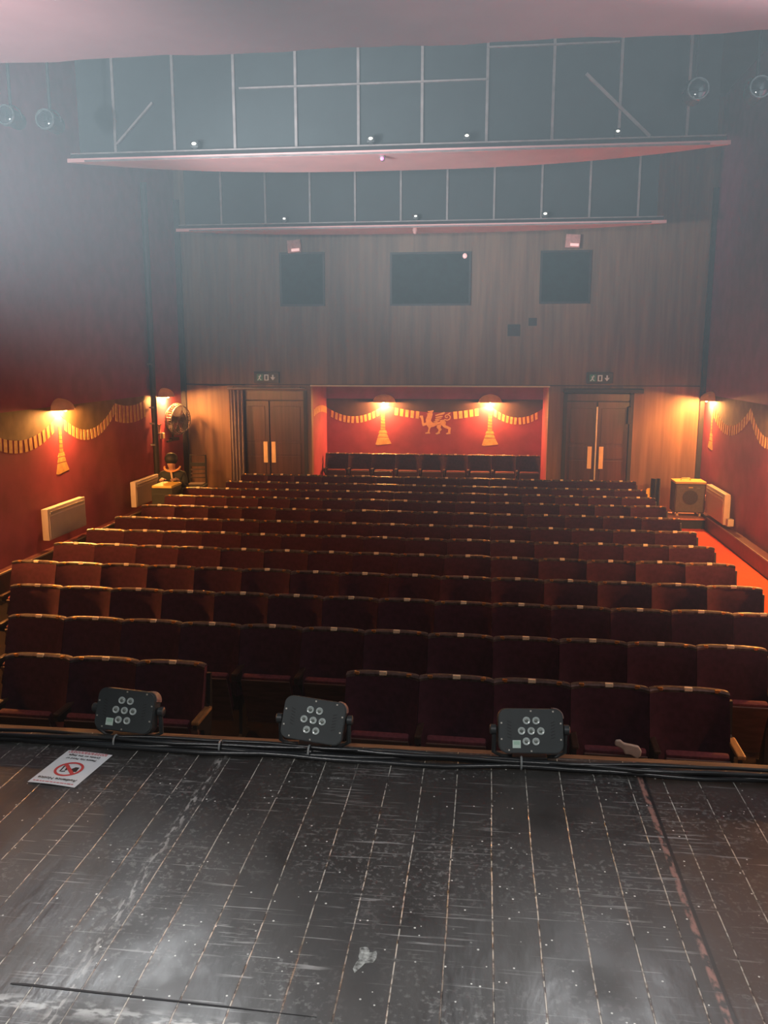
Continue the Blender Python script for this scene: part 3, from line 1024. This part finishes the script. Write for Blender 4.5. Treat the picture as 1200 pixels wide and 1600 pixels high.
t = thing('wall_fan', 'grey caged fan on a bracket in the back left corner', 'fan', (XL + .17, 16.40, 1.91), R(68))
for y, r in ((-.09, .27), (0.0, .315), (.08, .27)):
    MB().torus((0, y, 0), r, .010, 'Y').build('cage_ring', 'fan_grey', t, 40)
mb = MB()
for k in range(36):
    a = 2 * PI * k / 36
    ca, sa = math.cos(a), math.sin(a)
    mb.tube([(.05 * ca, -.10, .05 * sa), (.27 * ca, -.09, .27 * sa), (.315 * ca, 0, .315 * sa), (.27 * ca, .08, .27 * sa), (.05 * ca, .09, .05 * sa)], .005, 4)
mb.build('cage_wires', 'fan_grey', t)
MB().lathe([(.001, -.115), (.05, -.112), (.055, -.09), (.055, -.085)], n=16, rot=Matrix.Rotation(R(-90), 3, 'X')).build('badge', 'fan_grey', t, 40)
for k in range(4):
    a0 = PI / 2 * k
    def fb(u, v, d, a0=a0):
        r = .05 + .20 * u
        a = a0 + (v - .5) * (.95 - .1 * u)
        return Vector((r * math.cos(a), (v - .5) * .07 + d, r * math.sin(a)))
    MB().grid_sheet(fb, 6, 6, .004).build('blade', 'fan_grey', t, 40)
MB().lathe([(.07, .06), (.075, .10), (.07, .20), (.03, .22)], n=16, rot=Matrix.Rotation(R(-90), 3, 'X')).build('motor', 'frame_dark', t, 40)
MB().tube([(0, .14, -.02), (0, .14, -.38), (-.05, .12, -.42), (-.32, .0, -.42)], .022, 8).build('bracket', 'frame_dark', t, 40)
MB().box((0, .13, -.40), (.20, .14, .06), bev=.01).build('base', 'frame_dark', t)

# person behind the desk in the corner: head bowed, forearms on the desk
def skin_mesh(name, verts, edges, radii, m, parent=None, loc=(0, 0, 0), rz=0, sub=2, rootv=0):
    me = bpy.data.meshes.new(name)
    me.from_pydata([Vector(v) for v in verts], edges, [])
    tmp = bpy.data.objects.new(name, me)
    COL.objects.link(tmp)
    sk = tmp.modifiers.new('skin', 'SKIN')
    for i, r in enumerate(radii):
        me.skin_vertices[0].data[i].radius = r if isinstance(r, tuple) else (r, r)
        me.skin_vertices[0].data[i].use_root = (i == rootv)
    ss = tmp.modifiers.new('sub', 'SUBSURF')
    ss.levels = sub
    ss.render_levels = sub
    bpy.context.view_layer.update()
    dg = bpy.context.evaluated_depsgraph_get()
    me2 = bpy.data.meshes.new_from_object(tmp.evaluated_get(dg))
    bpy.data.objects.remove(tmp)
    me2.materials.clear()
    me2.materials.append(M[m])
    me2.shade_smooth()
    o = bpy.data.objects.new(name, me2)
    COL.objects.link(o)
    o.location = loc
    o.rotation_euler = (0, 0, rz)
    if parent:
        o.parent = parent
    return o


PV, PE, PR = [], [], []


def pv(co, r, link=None):
    PV.append(co)
    PR.append(r)
    if link is not None:
        PE.append((link, len(PV) - 1))
    return len(PV) - 1


pel = pv((0, .05, .62), (.155, .12))
sp1 = pv((0, .04, .80), (.14, .105), pel)
sp2 = pv((0, .01, .98), (.155, .11), sp1)
chest = pv((0, -.01, 1.09), (.12, .09), sp2)
nk = pv((0, -.025, 1.175), (.055, .055), chest)
nk2 = pv((0, -.05, 1.235), (.055, .058), nk)
hd0 = pv((0, -.075, 1.29), (.078, .090), nk2)
hd1 = pv((0, -.085, 1.36), (.080, .100), hd0)
hd2 = pv((0, -.080, 1.42), (.055, .070), hd1)
for s in (-1, 1):
    sh = pv((s * .165, 0, 1.09), (.068, .068), chest)
    el = pv((s * .235, -.06, .86), (.045, .045), sh)
    wr = pv((s * .13, -.28, 1.055), (.028, .030), el)
    pm = pv((s * .10, -.35, 1.066), (.040, .016), wr)
    for k, (dx, ln) in enumerate(((-.030, .070), (-.010, .080), (.010, .076), (.030, .060))):
        f1 = pv((s * .10 + dx * .9, -.385, 1.070), (.0095, .0095), pm)
        f2 = pv((s * .10 + dx, -.385 - ln * .55, 1.064), (.0088, .0088), f1)
        f3 = pv((s * .10 + dx, -.385 - ln * .95, 1.056), (.008, .008), f2)
    t1 = pv((s * .10 - s * .048, -.345, 1.064), (.011, .011), pm)
    pv((s * .10 - s * .062, -.380, 1.060), (.009, .009), t1)
    hp = pv((s * .095, .02, .60), (.085, .085), pel)
    kn = pv((s * .13, -.29, .60), (.058, .058), hp)
    an = pv((s * .12, -.20, .12), (.040, .040), kn)
    to = pv((s * .13, -.27, .04), (.036, .030), an)
    pv((s * .135, -.34, .03), (.03, .022), to)
person = skin_mesh('person', PV, PE, PR, 'skin', None, (-5.42, 14.27, 0), R(8), 2)
tag(person, 'person in dark jacket with orange edged collar, dark head bowed, behind the corner cabinet', 'person')
# clothing
CV, CE, CR = [], [], []


def cv(co, r, link=None):
    CV.append(co)
    CR.append(r)
    if link is not None:
        CE.append((link, len(CV) - 1))
    return len(CV) - 1


a = cv((0, .05, .60), (.175, .14))
b = cv((0, .04, .80), (.165, .125), a)
c = cv((0, .01, .98), (.178, .13), b)
d = cv((0, -.005, 1.115), (.135, .105), c)
cv((0, -.03, 1.205), (.078, .080), d)
for s in (-1, 1):
    e = cv((s * .172, 0, 1.095), (.080, .080), d)
    f = cv((s * .240, -.06, .86), (.058, .058), e)
    g = cv((s * .145, -.255, 1.040), (.042, .042), f)
jk = skin_mesh('jacket', CV, CE, CR, 'jacket', person, sub=2)
TV = [(0, .05, .62)]
TE, TR = [], [(.17, .13)]
for s in (-1, 1):
    TV += [(s * .10, .02, .60), (s * .13, -.29, .60), (s * .12, -.20, .12)]
    n0 = len(TV) - 3
    TE += [(0, n0), (n0, n0 + 1), (n0 + 1, n0 + 2)]
    TR += [(.10, .10), (.072, .072), (.056, .056)]
skin_mesh('trousers', TV, TE, TR, 'jacket', person, sub=2)
hb = MB()
hb.sphere((0, -.066, 1.385), (.112, .122, .108), 22, 16, Matrix.Rotation(R(12), 3, 'X'))
hair = hb.build('hair', 'hair', person, 60)
col_pts = []
for k in range(17):
    a_ = R(-95 + 190 * k / 16)
    col_pts.append((.135 * math.sin(a_), -.015 - .105 * math.cos(a_), 1.235 - .065 * math.cos(a_)))
MB().tube(col_pts, .017, 8).build('collar', 'orange_band', person, 40)['label'] = 'orange edged collar'
MB().tube([(.0, -.12, 1.17), (.02, -.145, 1.05), (.02, -.135, .98)], .018, 6).build('zip', 'cream', person, 40)['label'] = 'pale strip down the front'
MB().box((-.01, -.46, .025), (.1, .1, .03)).bm.free()

t = thing('corner_cabinet', 'small dark cabinet with yellow lit top in the back left corner', 'cabinet', (-5.285, 13.60, 0))
MB().box((0, 0, .50), (.36, .44, 1.0), bev=.01).build('body', 'black_box', t)
MB().box((0.01, 0, 1.02), (.34, .48, .04), bev=.008).build('top', 'amp_top_lit', t)
MB().box((.0, -.226, .5), (.30, .012, .8), bev=.004).build('door', 'black_box', t)
t2 = thing('stool', 'dark stool under the person in the back left corner', 'stool', (-5.42, 14.32, 0))
MB().lathe([(.16, .40), (.17, .42), (.165, .455), (.12, .47)], n=20).build('seat', 'black_box', t2, 40)
for k in range(4):
    a_ = PI / 4 + PI / 2 * k
    MB().tube([(.11 * math.cos(a_), .11 * math.sin(a_), .41), (.17 * math.cos(a_), .17 * math.sin(a_), 0)], .014).build('leg', 'frame_dark', t2, 40)

t = thing('stacking_chair', 'black slatted chair standing in the back left corner by the wood panel', 'chair', (-5.66, 16.25, 0), R(8))
MB().tube([(-.16, .02, .0), (-.16, .05, .6), (-.15, .10, 1.20), (.15, .10, 1.20), (.16, .05, .6), (.16, .02, 0)], .020).build('back_frame', 'black_box', t, 40)
for z in (1.02, .92, .84, .76):
    MB().box((0, .075 - (1.2 - z) * .06, z), (.29, .025, .03 if z < 1 else .07)).build('slat', 'amp_side' if z < 1 else 'black_box', t)
MB().box((0, -.16, .62), (.38, .40, .05), bev=.012).build('seat', 'black_box', t)
MB().box((0, -.16, .66), (.30, .30, .03), bev=.012).build('cushion', 'amp_side', t)
for s in (-1, 1):
    MB().tube([(s * .17, -.33, .60), (s * .18, -.36, 0)], .016).build('leg', 'black_box', t, 40)

# ------------------------------------------------------------------ right corner: cabinet on a black box, cone
t = thing('plinth', 'black low box with pale board top under the grey cabinet', 'box', (3.74, 16.20, 0))
MB().box((0, .05, .09), (.66, .62, .18), bev=.006).build('body', 'black_box', t)
MB().box((-.0, .04, .195), (.70, .66, .03), bev=.004).build('top_board', 'box_pink', t)
t = thing('speaker_cabinet', 'grey speaker cabinet with round dark grille in the back right corner', 'speaker', (3.78, 16.24, .213), 0)
MB().box((0, .0, .35), (.54, .42, .54), bev=.012).build('body', 'amp_side', t)
MB().box((0, -.216, .35), (.50, .014, .50), bev=.006).build('front_panel', 'amp_grey', t)
MB().lathe([(.135, 0), (.135, .012), (.12, .016), (.001, .017)], (0, -.222, .37), 32, Matrix.Rotation(R(90), 3, 'X')).build('grille', 'amp_dark', t, 40)
MB().box((0, -.227, .555), (.08, .008, .022), bev=.004).build('badge', 'amp_top_lit', t)
for x in (-.14, .14):
    MB().box((x, -.226, .545), (.06, .006, .008)).build('slot', 'batten', t)
MB().box((0, -.005, .64), (.55, .44, .04), bev=.008).build('top', 'amp_top_lit', t)
MB().tube([(-.14, 0, .66), (-.12, 0, .695), (.02, 0, .695), (.04, 0, .66)], .012).build('handle', 'amp_top_lit', t, 40)
for x in (-.2, .2):
    for y in (-.15, .15):
        MB().lathe([(.03, -.02), (.035, -.015), (.035, .015), (.03, .02)], (x, y, .036), 16, Matrix.Rotation(R(90), 3, 'Y')).build('castor', 'cream', t, 40)
        MB().tube([(x, y, .04), (x, y, .09)], .012, 6).build('castor_stem', 'frame_dark', t)
o = MB().grid_sheet(folds(2, .03, 3.18, 3.36, .02, .84, 16.62), 30, 6, .02).build('black_cloth', 'curtain_black', None, 60)
tag(o, 'black cloth hanging beside the grey cabinet in the right corner', 'cloth')
t = thing('floor_sign', 'yellow folding floor sign behind the seats by the right wood panel', 'sign', (3.185, 16.75, 0))
for s in (-1, 1):
    rot = Matrix.Rotation(R(14 * s), 3, 'X')
    mb = MB()
    mb.prism([(-.13, 0), (.13, 0), (.06, .60), (.04, .63), (-.04, .63), (-.06, .60)], lambda u, v, d, s=s: (u, s * (.14 - .13 * v / .63) + d, v), -.006, .006)
    mb.build('leaf', 'yellow', t)
for z, s in ((.9, 1), (1.65, 1), (.80, 1)):
    pass
t = thing('wall_socket', 'twin pale pipes and socket on the wall between cabinet and heater', 'socket', (XR, 16.40, .50))
for z in (0, -.08):
    MB().tube([(-.02, -.10, z), (-.02, .20, z)], .014).build('pipe', 'batten', t, 40)
MB().box((-.02, .12, .0), (.04, .1, .1), bev=.006).build('plate', 'box_pink', t)

# ------------------------------------------------------------------ theatre seats
SW = .518
X0 = -5.08


def make_seat():
    t = thing('theatre_seat', 'x', 'seat')

    def cur(u, v=1.0):  # concave tub: edges come forward, more so lower down
        return -(.045 + .105 * (1 - v)) * abs(2 * u - 1) ** 3.6
    hw = .257

    def back(u, v, d):
        x = (u - .5) * 2 * hw
        z = .40 + .535 * v
        # rounded top corners
        e = abs(2 * u - 1)
        if e > .90:
            z -= ((e - .90) / .10) ** 2 * .003 * (v ** 4)
        puff = .022 * (1 - (2 * u - 1) ** 6) * (1 - (2 * v - 1) ** 6)
        y = -.075 + .075 * v + cur(u, v) - (puff if d == 0 else -.012) + (.045 if d else 0)
        return Vector((x, y, z))
    MB().grid_sheet(back, 24, 10, 1).build('backrest', 'velvet', t, 50)

    def trim(u, v, d):
        x = (u - .5) * 2 * hw
        e = abs(2 * u - 1)
        z = .932 - (max(0, (e - .90) / .10) ** 2) * .003
        y = cur(u)
        ang = [(-.006, -.012), (-.010, .008), (.004, .016), (.05, .014), (.062, -.004)]
        k = v * 4
        i = min(3, int(k))
        f_ = k - i
        return Vector((x, y + ang[i][0] * (1 - f_) + ang[i + 1][0] * f_, z + ang[i][1] * (1 - f_) + ang[i + 1][1] * f_))
    MB().grid_sheet(trim, 24, 4).build('top_trim', 'trim_metal', t, 50)
    MB().box((0.0, -.002, .946), (.052, .022, .026), bev=.003).build('number_tag', 'tag_white', t)['label'] = 'pale seat number tag'
    for s in (-1, 1):
        MB().box((s * .185, cur(.5 + s * .367) - .001, .944), (.034, .018, .022), bev=.004).build('brass_clip', 'brass', t)['label'] = 'small brass clip'
    rot = Matrix.Rotation(R(-20), 3, 'X')
    MB().box((.02, -.228, .450), (.40, .055, .37), rot=rot.inverted(), bev=.020).build('seat_cushion', 'velvet_pipe', t, 40)
    MB().box((.02, -.250, .385), (.40, .014, .45), rot=rot.inverted(), bev=.005).build('seat_board', 'seat_board', t)['label'] = 'brown board under the tipped up seat'
    pts = [(-.20, 0), (-.12, 0), (-.10, .05), (-.08, .35), (-.02, .55), (-.015, .90), (.035, .90), (.035, .50), (0, .3), (.02, .05), (.06, 0), (.06, -.0)]
    prof = [(-.22, 0), (.05, 0), (.05, .03), (-.02, .06), (-.03, .40), (.03, .62), (.045, .88), (.015, .88), (-.02, .66), (-.10, .62), (-.30, .62), (-.30, .58), (-.16, .52), (-.13, .30), (-.15, .06), (-.22, .03)]
    sd = MB().prism(prof, lambda u, v, d: (-SW / 2 + .001 + d, u - .03, v), 0, .028).build('side_frame', 'iron', t)
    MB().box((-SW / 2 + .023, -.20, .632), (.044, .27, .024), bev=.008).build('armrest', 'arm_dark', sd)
    return t


seat0 = make_seat()
used = [False]
ROWS = [5.68, 6.60, 7.52, 8.43, 9.35, 10.20, 11.06, 12.0, 12.93, 13.75, 14.55, 15.52]
RNAME = ['front row', 'second row', 'third row', 'fourth row', 'fifth row', 'sixth row', 'seventh row', 'eighth row', 'ninth row', 'tenth row', 'eleventh row', 'twelfth row']
SLANT = -.024


def place_seat(x, y, rz, z, label, group):
    if not used[0]:
        used[0] = True
        seat0.location = (x, y, z)
        seat0.rotation_euler = (0, 0, rz)
        seat0['label'] = label
        seat0['group'] = group
        return seat0
    return dup(seat0, (x, y, z), rz, label, group)


placed = {}
for r, y0 in enumerate(ROWS):
    if r == 0:
        slots = [3, 4, 5, 8, 9, 10, 11, 12]
    elif r == 1:
        slots = list(range(2, 14))
    elif r == 2:
        slots = list(range(1, 15))
    elif r >= 10:
        slots = list(range(1, 15))
    else:
        slots = list(range(0, 15))
    for k, i in enumerate(slots):
        x = X0 + SW * (i + .5)
        y = y0 + SLANT * (x + 1.2)
        if r == 0:
            lab = 'maroon theatre seat in the front row, %s %s of the gap' % ((ORD[2 - k], 'left') if i < 6 else (ORD[k - 3], 'right'))
        elif r in (1, 2):
            lab = 'maroon theatre seat in the %s from the stage, %s in view from the left' % (RNAME[r], ORD[k])
        else:
            lab = 'maroon theatre seat in the %s from the stage, %s from its left end' % (RNAME[r], ORD[k])
        s = place_seat(x, y, math.atan(SLANT) + R(random.uniform(-.5, .5)), random.uniform(-.004, .004) * (1 if r else 0), lab, 'maroon theatre seats in the %s' % RNAME[r])
        placed[(r, i)] = s
for i in range(9):
    x = -3.47 + SW * (i + .5)
    s = place_seat(x, 18.42, 0, .1, 'theatre seat in the raised last row under the crest, %s from its left end' % ORD[i], 'theatre seats in the recess row')
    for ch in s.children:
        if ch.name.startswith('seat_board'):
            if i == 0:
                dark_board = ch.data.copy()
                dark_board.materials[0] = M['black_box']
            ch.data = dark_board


def end_frame(seat, scroll=False, wood=True):
    prof = [(-.22, 0), (.05, 0), (.05, .03), (-.02, .06), (-.03, .40), (.03, .62), (.045, .88), (.015, .88), (-.02, .66), (-.10, .62), (-.30, .62), (-.30, .58), (-.16, .52), (-.13, .30), (-.15, .06), (-.22, .03)]
    sd = MB().prism(prof, lambda u, v, d: (SW / 2 + d, u - .03, v), .001, .029).build('side_frame', 'iron', seat)
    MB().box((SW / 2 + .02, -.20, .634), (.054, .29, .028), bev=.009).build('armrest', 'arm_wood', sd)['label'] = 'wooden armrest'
    if scroll:
        pl = [(0, .30)] + [(.03 + .018 * abs(math.sin(k * PI / 6)), .30 + .30 * k / 18) for k in range(19)] + [(0, .60)]
        MB().prism(pl, lambda u, v, d: (SW / 2 - .012 + u, -.33 + d, v), 0, .03).build('scroll_end', 'seat_board', seat)['label'] = 'scalloped brown wooden end'


for r in range(12):
    last = max(i for (rr, i) in placed if rr == r)
    end_frame(placed[(r, last)])
end_frame(placed[(0, 5)], True)
# front upright of the end armrest
MB().box((SW / 2, -.31, .31), (.034, .034, .62), bev=.006).build('arm_post', 'arm_wood', placed[(0, 12)])

# pale cloth hung over a tipped seat in the front row
sx, sy = placed[(0, 11)].location.x, placed[(0, 11)].location.y
cl = MB()
outl = [(-.085, .045), (-.055, .052), (-.03, .030), (.03, .020), (.065, .012), (.085, -.02), (.082, -.055), (.060, -.078), (.035, -.062), (.015, -.05), (-.02, -.048), (-.035, -.015), (-.06, .0), (-.088, .015)]
cl.prism(outl, lambda u, v, d: (u, d + .10 * (-v), v), -.014, .014)
o = cl.build('cloth', 'cloth', None, 40)
bv = o.modifiers.new('bevel', 'BEVEL')
bv.width = .008
bv.segments = 3
o.location = (sx + .09, sy - .33, .655)
tag(o, 'pale crumpled cloth hanging on a front row seat, second seat from its right end', 'cloth')

# ------------------------------------------------------------------ stage edge: cables
for k, (dy, dz, r, ph) in enumerate(((-.065, .010, .010, 0), (-.042, .011, .011, 1.3), (-.018, .012, .012, 2.1), (-.045, .029, .009, 3.0), (-.022, .031, .008, 4.2))):
    pts = []
    for i in range(61):
        x = -4.2 + 7.4 * i / 60
        pts.append((x, 3.205 + dy + .012 * math.sin(x * 2.1 + ph) + .009 * math.sin(x * 6.3 + ph * 2) + .006 * math.sin(x * 13 + ph * 3), ST_Z + dz + .003 * math.sin(x * 5 + ph)))
    o = MB().tube(pts, r, 7).build('cable', 'cable', None, 60)
    tag(o, 'black cable in the bundle lying along the front edge of the stage', 'cable', 'black cables along the stage edge')
for x, lab in ((-1.50, 'behind the notice'), (-.68, 'below the middle flat light'), (.17, 'below the right flat light'), (-1.05, 'between the left and middle flat lights')):
    o = MB().torus((x, 3.162, ST_Z + .022), .024, .004, 'X', 20, 5).build('cable_tie', 'tie', None, 40)
    tag(o, 'pale tape tie round the cable bundle %s' % lab, 'cable tie', 'ties on the cable bundle')
o = MB().tube([(1.22, 3.16, ST_Z + .012), (1.10, 3.10, ST_Z + .012), (1.07, 3.02, ST_Z + .012), (1.14, 2.98, ST_Z + .012), (1.3, 2.97, ST_Z + .012)], .010, 7).build('cable', 'cable', None, 60)
tag(o, 'black cable loop on the stage at the right edge of the photo', 'cable')


# ------------------------------------------------------------------ flat LED stage lights on the edge


def par(x, y, tilt, roll, yaw, sticker, label):
    t = thing('led_par_light', label, 'stage light', (x, y, ST_Z), yaw, 'flat stage lights along the stage edge')
    W, H, D = .128, .086, .075
    base = Matrix.Translation((0, 0, .125)) @ Matrix.Rotation(R(-tilt), 4, 'X') @ Matrix.Rotation(R(roll), 4, 'Y')

    def mp(u, v, d):
        return base @ Vector((u, -d, v))
    rc = .034

    def rrect(w, h, c, n=6):
        p = []
        for cx, cy, a0 in ((w - c, h - c, 0), (-w + c, h - c, 90), (-w + c, -h + c, 180), (w - c, -h + c, 270)):
            for k in range(n + 1):
                a = R(a0 + 90 * k / n)
                p.append((cx + c * math.cos(a), cy + c * math.sin(a)))
        return p
    MB().prism(rrect(W, H, rc), mp, -.030, .024).build('housing', 'black_plastic', t, 30)
    MB().prism(rrect(W - .003, H - .003, rc), mp, .024, .030).build('face_plate', 'par_face', t, 30)
    mb = MB()
    # copper coloured rim strip round one top corner
    arc = [(W - rc + (rc + .001) * math.cos(R(a)), H - rc + (rc + .001) * math.sin(R(a))) for a in range(-5, 96, 10)]
    arc2 = [(W - rc + (rc + .004) * math.cos(R(a)), H - rc + (rc + .004) * math.sin(R(a))) for a in range(95, -6, -10)]
    mb.prism(arc + arc2, mp, -.030, .020)
    mb.build('corner_guard', 'par_rim', t, 30)['label'] = 'copper coloured corner'
    for (u, v) in ((-.018, .040), (.020, .040), (-.038, 0), (0, 0), (.038, 0), (-.020, -.040), (.018, -.040)):
        m3 = base @ Matrix.Translation((u, -.030, v)) @ Matrix.Rotation(R(90), 4, 'X')
        mb = MB()
        mb.lathe([(.0150, -.002), (.0150, .003), (.0135, .0055), (.009, .004), (.0085, .002)], n=20)
        bmesh.ops.transform(mb.bm, matrix=m3, verts=mb.bm.verts)
        ln = mb.build('led_lens', 'lens', t, 30)
        mb = MB()
        mb.lathe([(.007, .001), (.0065, .0055), (.004, .007), (.001, .0072)], n=14)
        bmesh.ops.transform(mb.bm, matrix=m3, verts=mb.bm.verts)
        mb.build('led_core', 'lens_core', ln, 30)
    mb = MB()
    for s in (-1, 1):
        for k in range(6):
            z = -.030 + .012 * k
            mb.prism([(s * .078, z), (s * .094, z + .006), (s * .094, z + .0085), (s * .078, z + .0025)], mp, .029, .031)
    mb.build('vent_slots', 'ink', t)
    for (u, v) in ((-.115, .035), (-.115, -.035), (.115, .035), (.115, -.035), (0, .078), (0, -.078), (-.09, -.078), (.09, .078)):
        pass
    mb = MB()
    for (u, v) in ((-.117, .030), (-.117, -.032), (.117, .030), (.117, -.032), (0, .077), (0, -.077), (-.088, -.074), (.088, .076)):
        mb.prism([(u - .003, v - .003), (u + .003, v - .003), (u + .003, v + .003), (u - .003, v + .003)], mp, .029, .0325)
    mb.build('screws', 'steel', t)
    if sticker:
        MB().prism([(-.074, -.066), (-.042, -.066), (-.042, -.036), (-.074, -.036)], mp, .0295, .0315).build('sticker', 'sticker', t)['label'] = 'pale green square sticker'
        MB().prism([(-.070, -.053), (-.046, -.053), (-.046, -.040), (-.070, -.040)], mp, .0312, .0320).build('sticker_patch', 'sticker_green', t)
    pts = [base @ Vector((-W - .012, .010, .0))]
    q = [Vector((-W - .014, .010, .125)), Vector((-W - .014, .010, .03)), Vector((-W + .02, .010, .012)), Vector((W - .02, .010, .012)), Vector((W + .014, .010, .03)), Vector((W + .014, .010, .125))]
    MB().tube(q, .010, 6).build('yoke', 'black_plastic', t, 40)
    for s in (-1, 1):
        MB().lathe([(.016, -.014), (.020, -.010), (.020, .010), (.014, .014)], (s * (W + .018), .010, .125), 14, Matrix.Rotation(R(90), 3, 'Y')).build('knob', 'black_plastic', t, 40)
    MB().box((0, .008, .012), (.14, .07, .022), bev=.004).build('base_bracket', 'iron', t)
    return t


par(-1.475, 3.238, 22, 3, R(-2), True, 'flat black seven lens stage light, left of three, behind the notice')
par(-.672, 3.235, 22, 7, R(2), False, 'flat black seven lens stage light, middle of three, tilted and without sticker')
par(.205, 3.238, 22, 0, R(5), True, 'flat black seven lens stage light, right of three, nearest the pale cloth')

# ------------------------------------------------------------------ notice lying on the stage
t = thing('notice', 'white printed audience notice sheet lying upside down on the stage', 'notice', (-1.590, 2.951, ST_Z + .002), R(-6 + 180))
PWD, PHT = .100, .136


def sheet(u, v, d):
    x = (u - .5) * 2 * PWD
    y = (v - .5) * 2 * PHT
    z = .003 * (math.sin(u * 3.0)) * (1 if v > .5 else .6)
    return Vector((x, y, max(0, z) + (0 if d == 0 else -.0006)))


MB().grid_sheet(sheet, 10, 10, 1).build('sheet', 'paper', t)
zt = .0042
text_mesh('title', 'Audience Notice', .024, 'ink', t, (0, .096, zt), (0, 0, 0))
text_mesh('rule_text', 'Please No Food or', .0175, 'ink', t, (0, -.068, zt), (0, 0, 0))
text_mesh('rule_text', 'Drinks on the Stage', .0175, 'ink', t, (0, -.094, zt), (0, 0, 0))
mb = MB()
for y in (.122, -.116, -.126):
    x = -.085
    while x < .08:
        wd = random.uniform(.006, .016)
        mb.box((x + wd / 2, y, zt - .0005), (wd, .0045, .001))
        x += wd + .004
mb.build('border', 'pink_ink', t)
mb = MB()
ring = []
n = 32
def ringmap(u, v, d):
    return (u, v + .016, zt - .001 + d)
for k in range(n):
    a0, a1 = 2 * PI * k / n, 2 * PI * (k + 1) / n
    mb.prism([(.056 * math.cos(a0), .056 * math.sin(a0)), (.056 * math.cos(a1), .056 * math.sin(a1)), (.046 * math.cos(a1), .046 * math.sin(a1)), (.046 * math.cos(a0), .046 * math.sin(a0))], ringmap, 0, .001)
mb.prism([(-.042, .030), (-.032, .040), (.042, -.032), (.032, -.042)], ringmap, .0008, .0016)
mb.build('prohibition_ring', 'red_ink', t)
mb = MB()
mb.prism([(-.040, .014), (-.014, .020), (-.006, .004), (-.018, -.018), (-.034, -.018)], ringmap, 0, .001)
mb.prism([(.004, .010), (.012, .012), (.020, -.024), (.012, -.026)], ringmap, 0, .001)
mb.prism([(.022, .024), (.027, .024), (.034, -.020), (.029, -.020)], ringmap, 0, .001)
mb.prism([(.006, .016), (.020, .020), (.020, .026), (.004, .022)], ringmap, 0, .001)
mb.build('pictogram', 'ink', t)
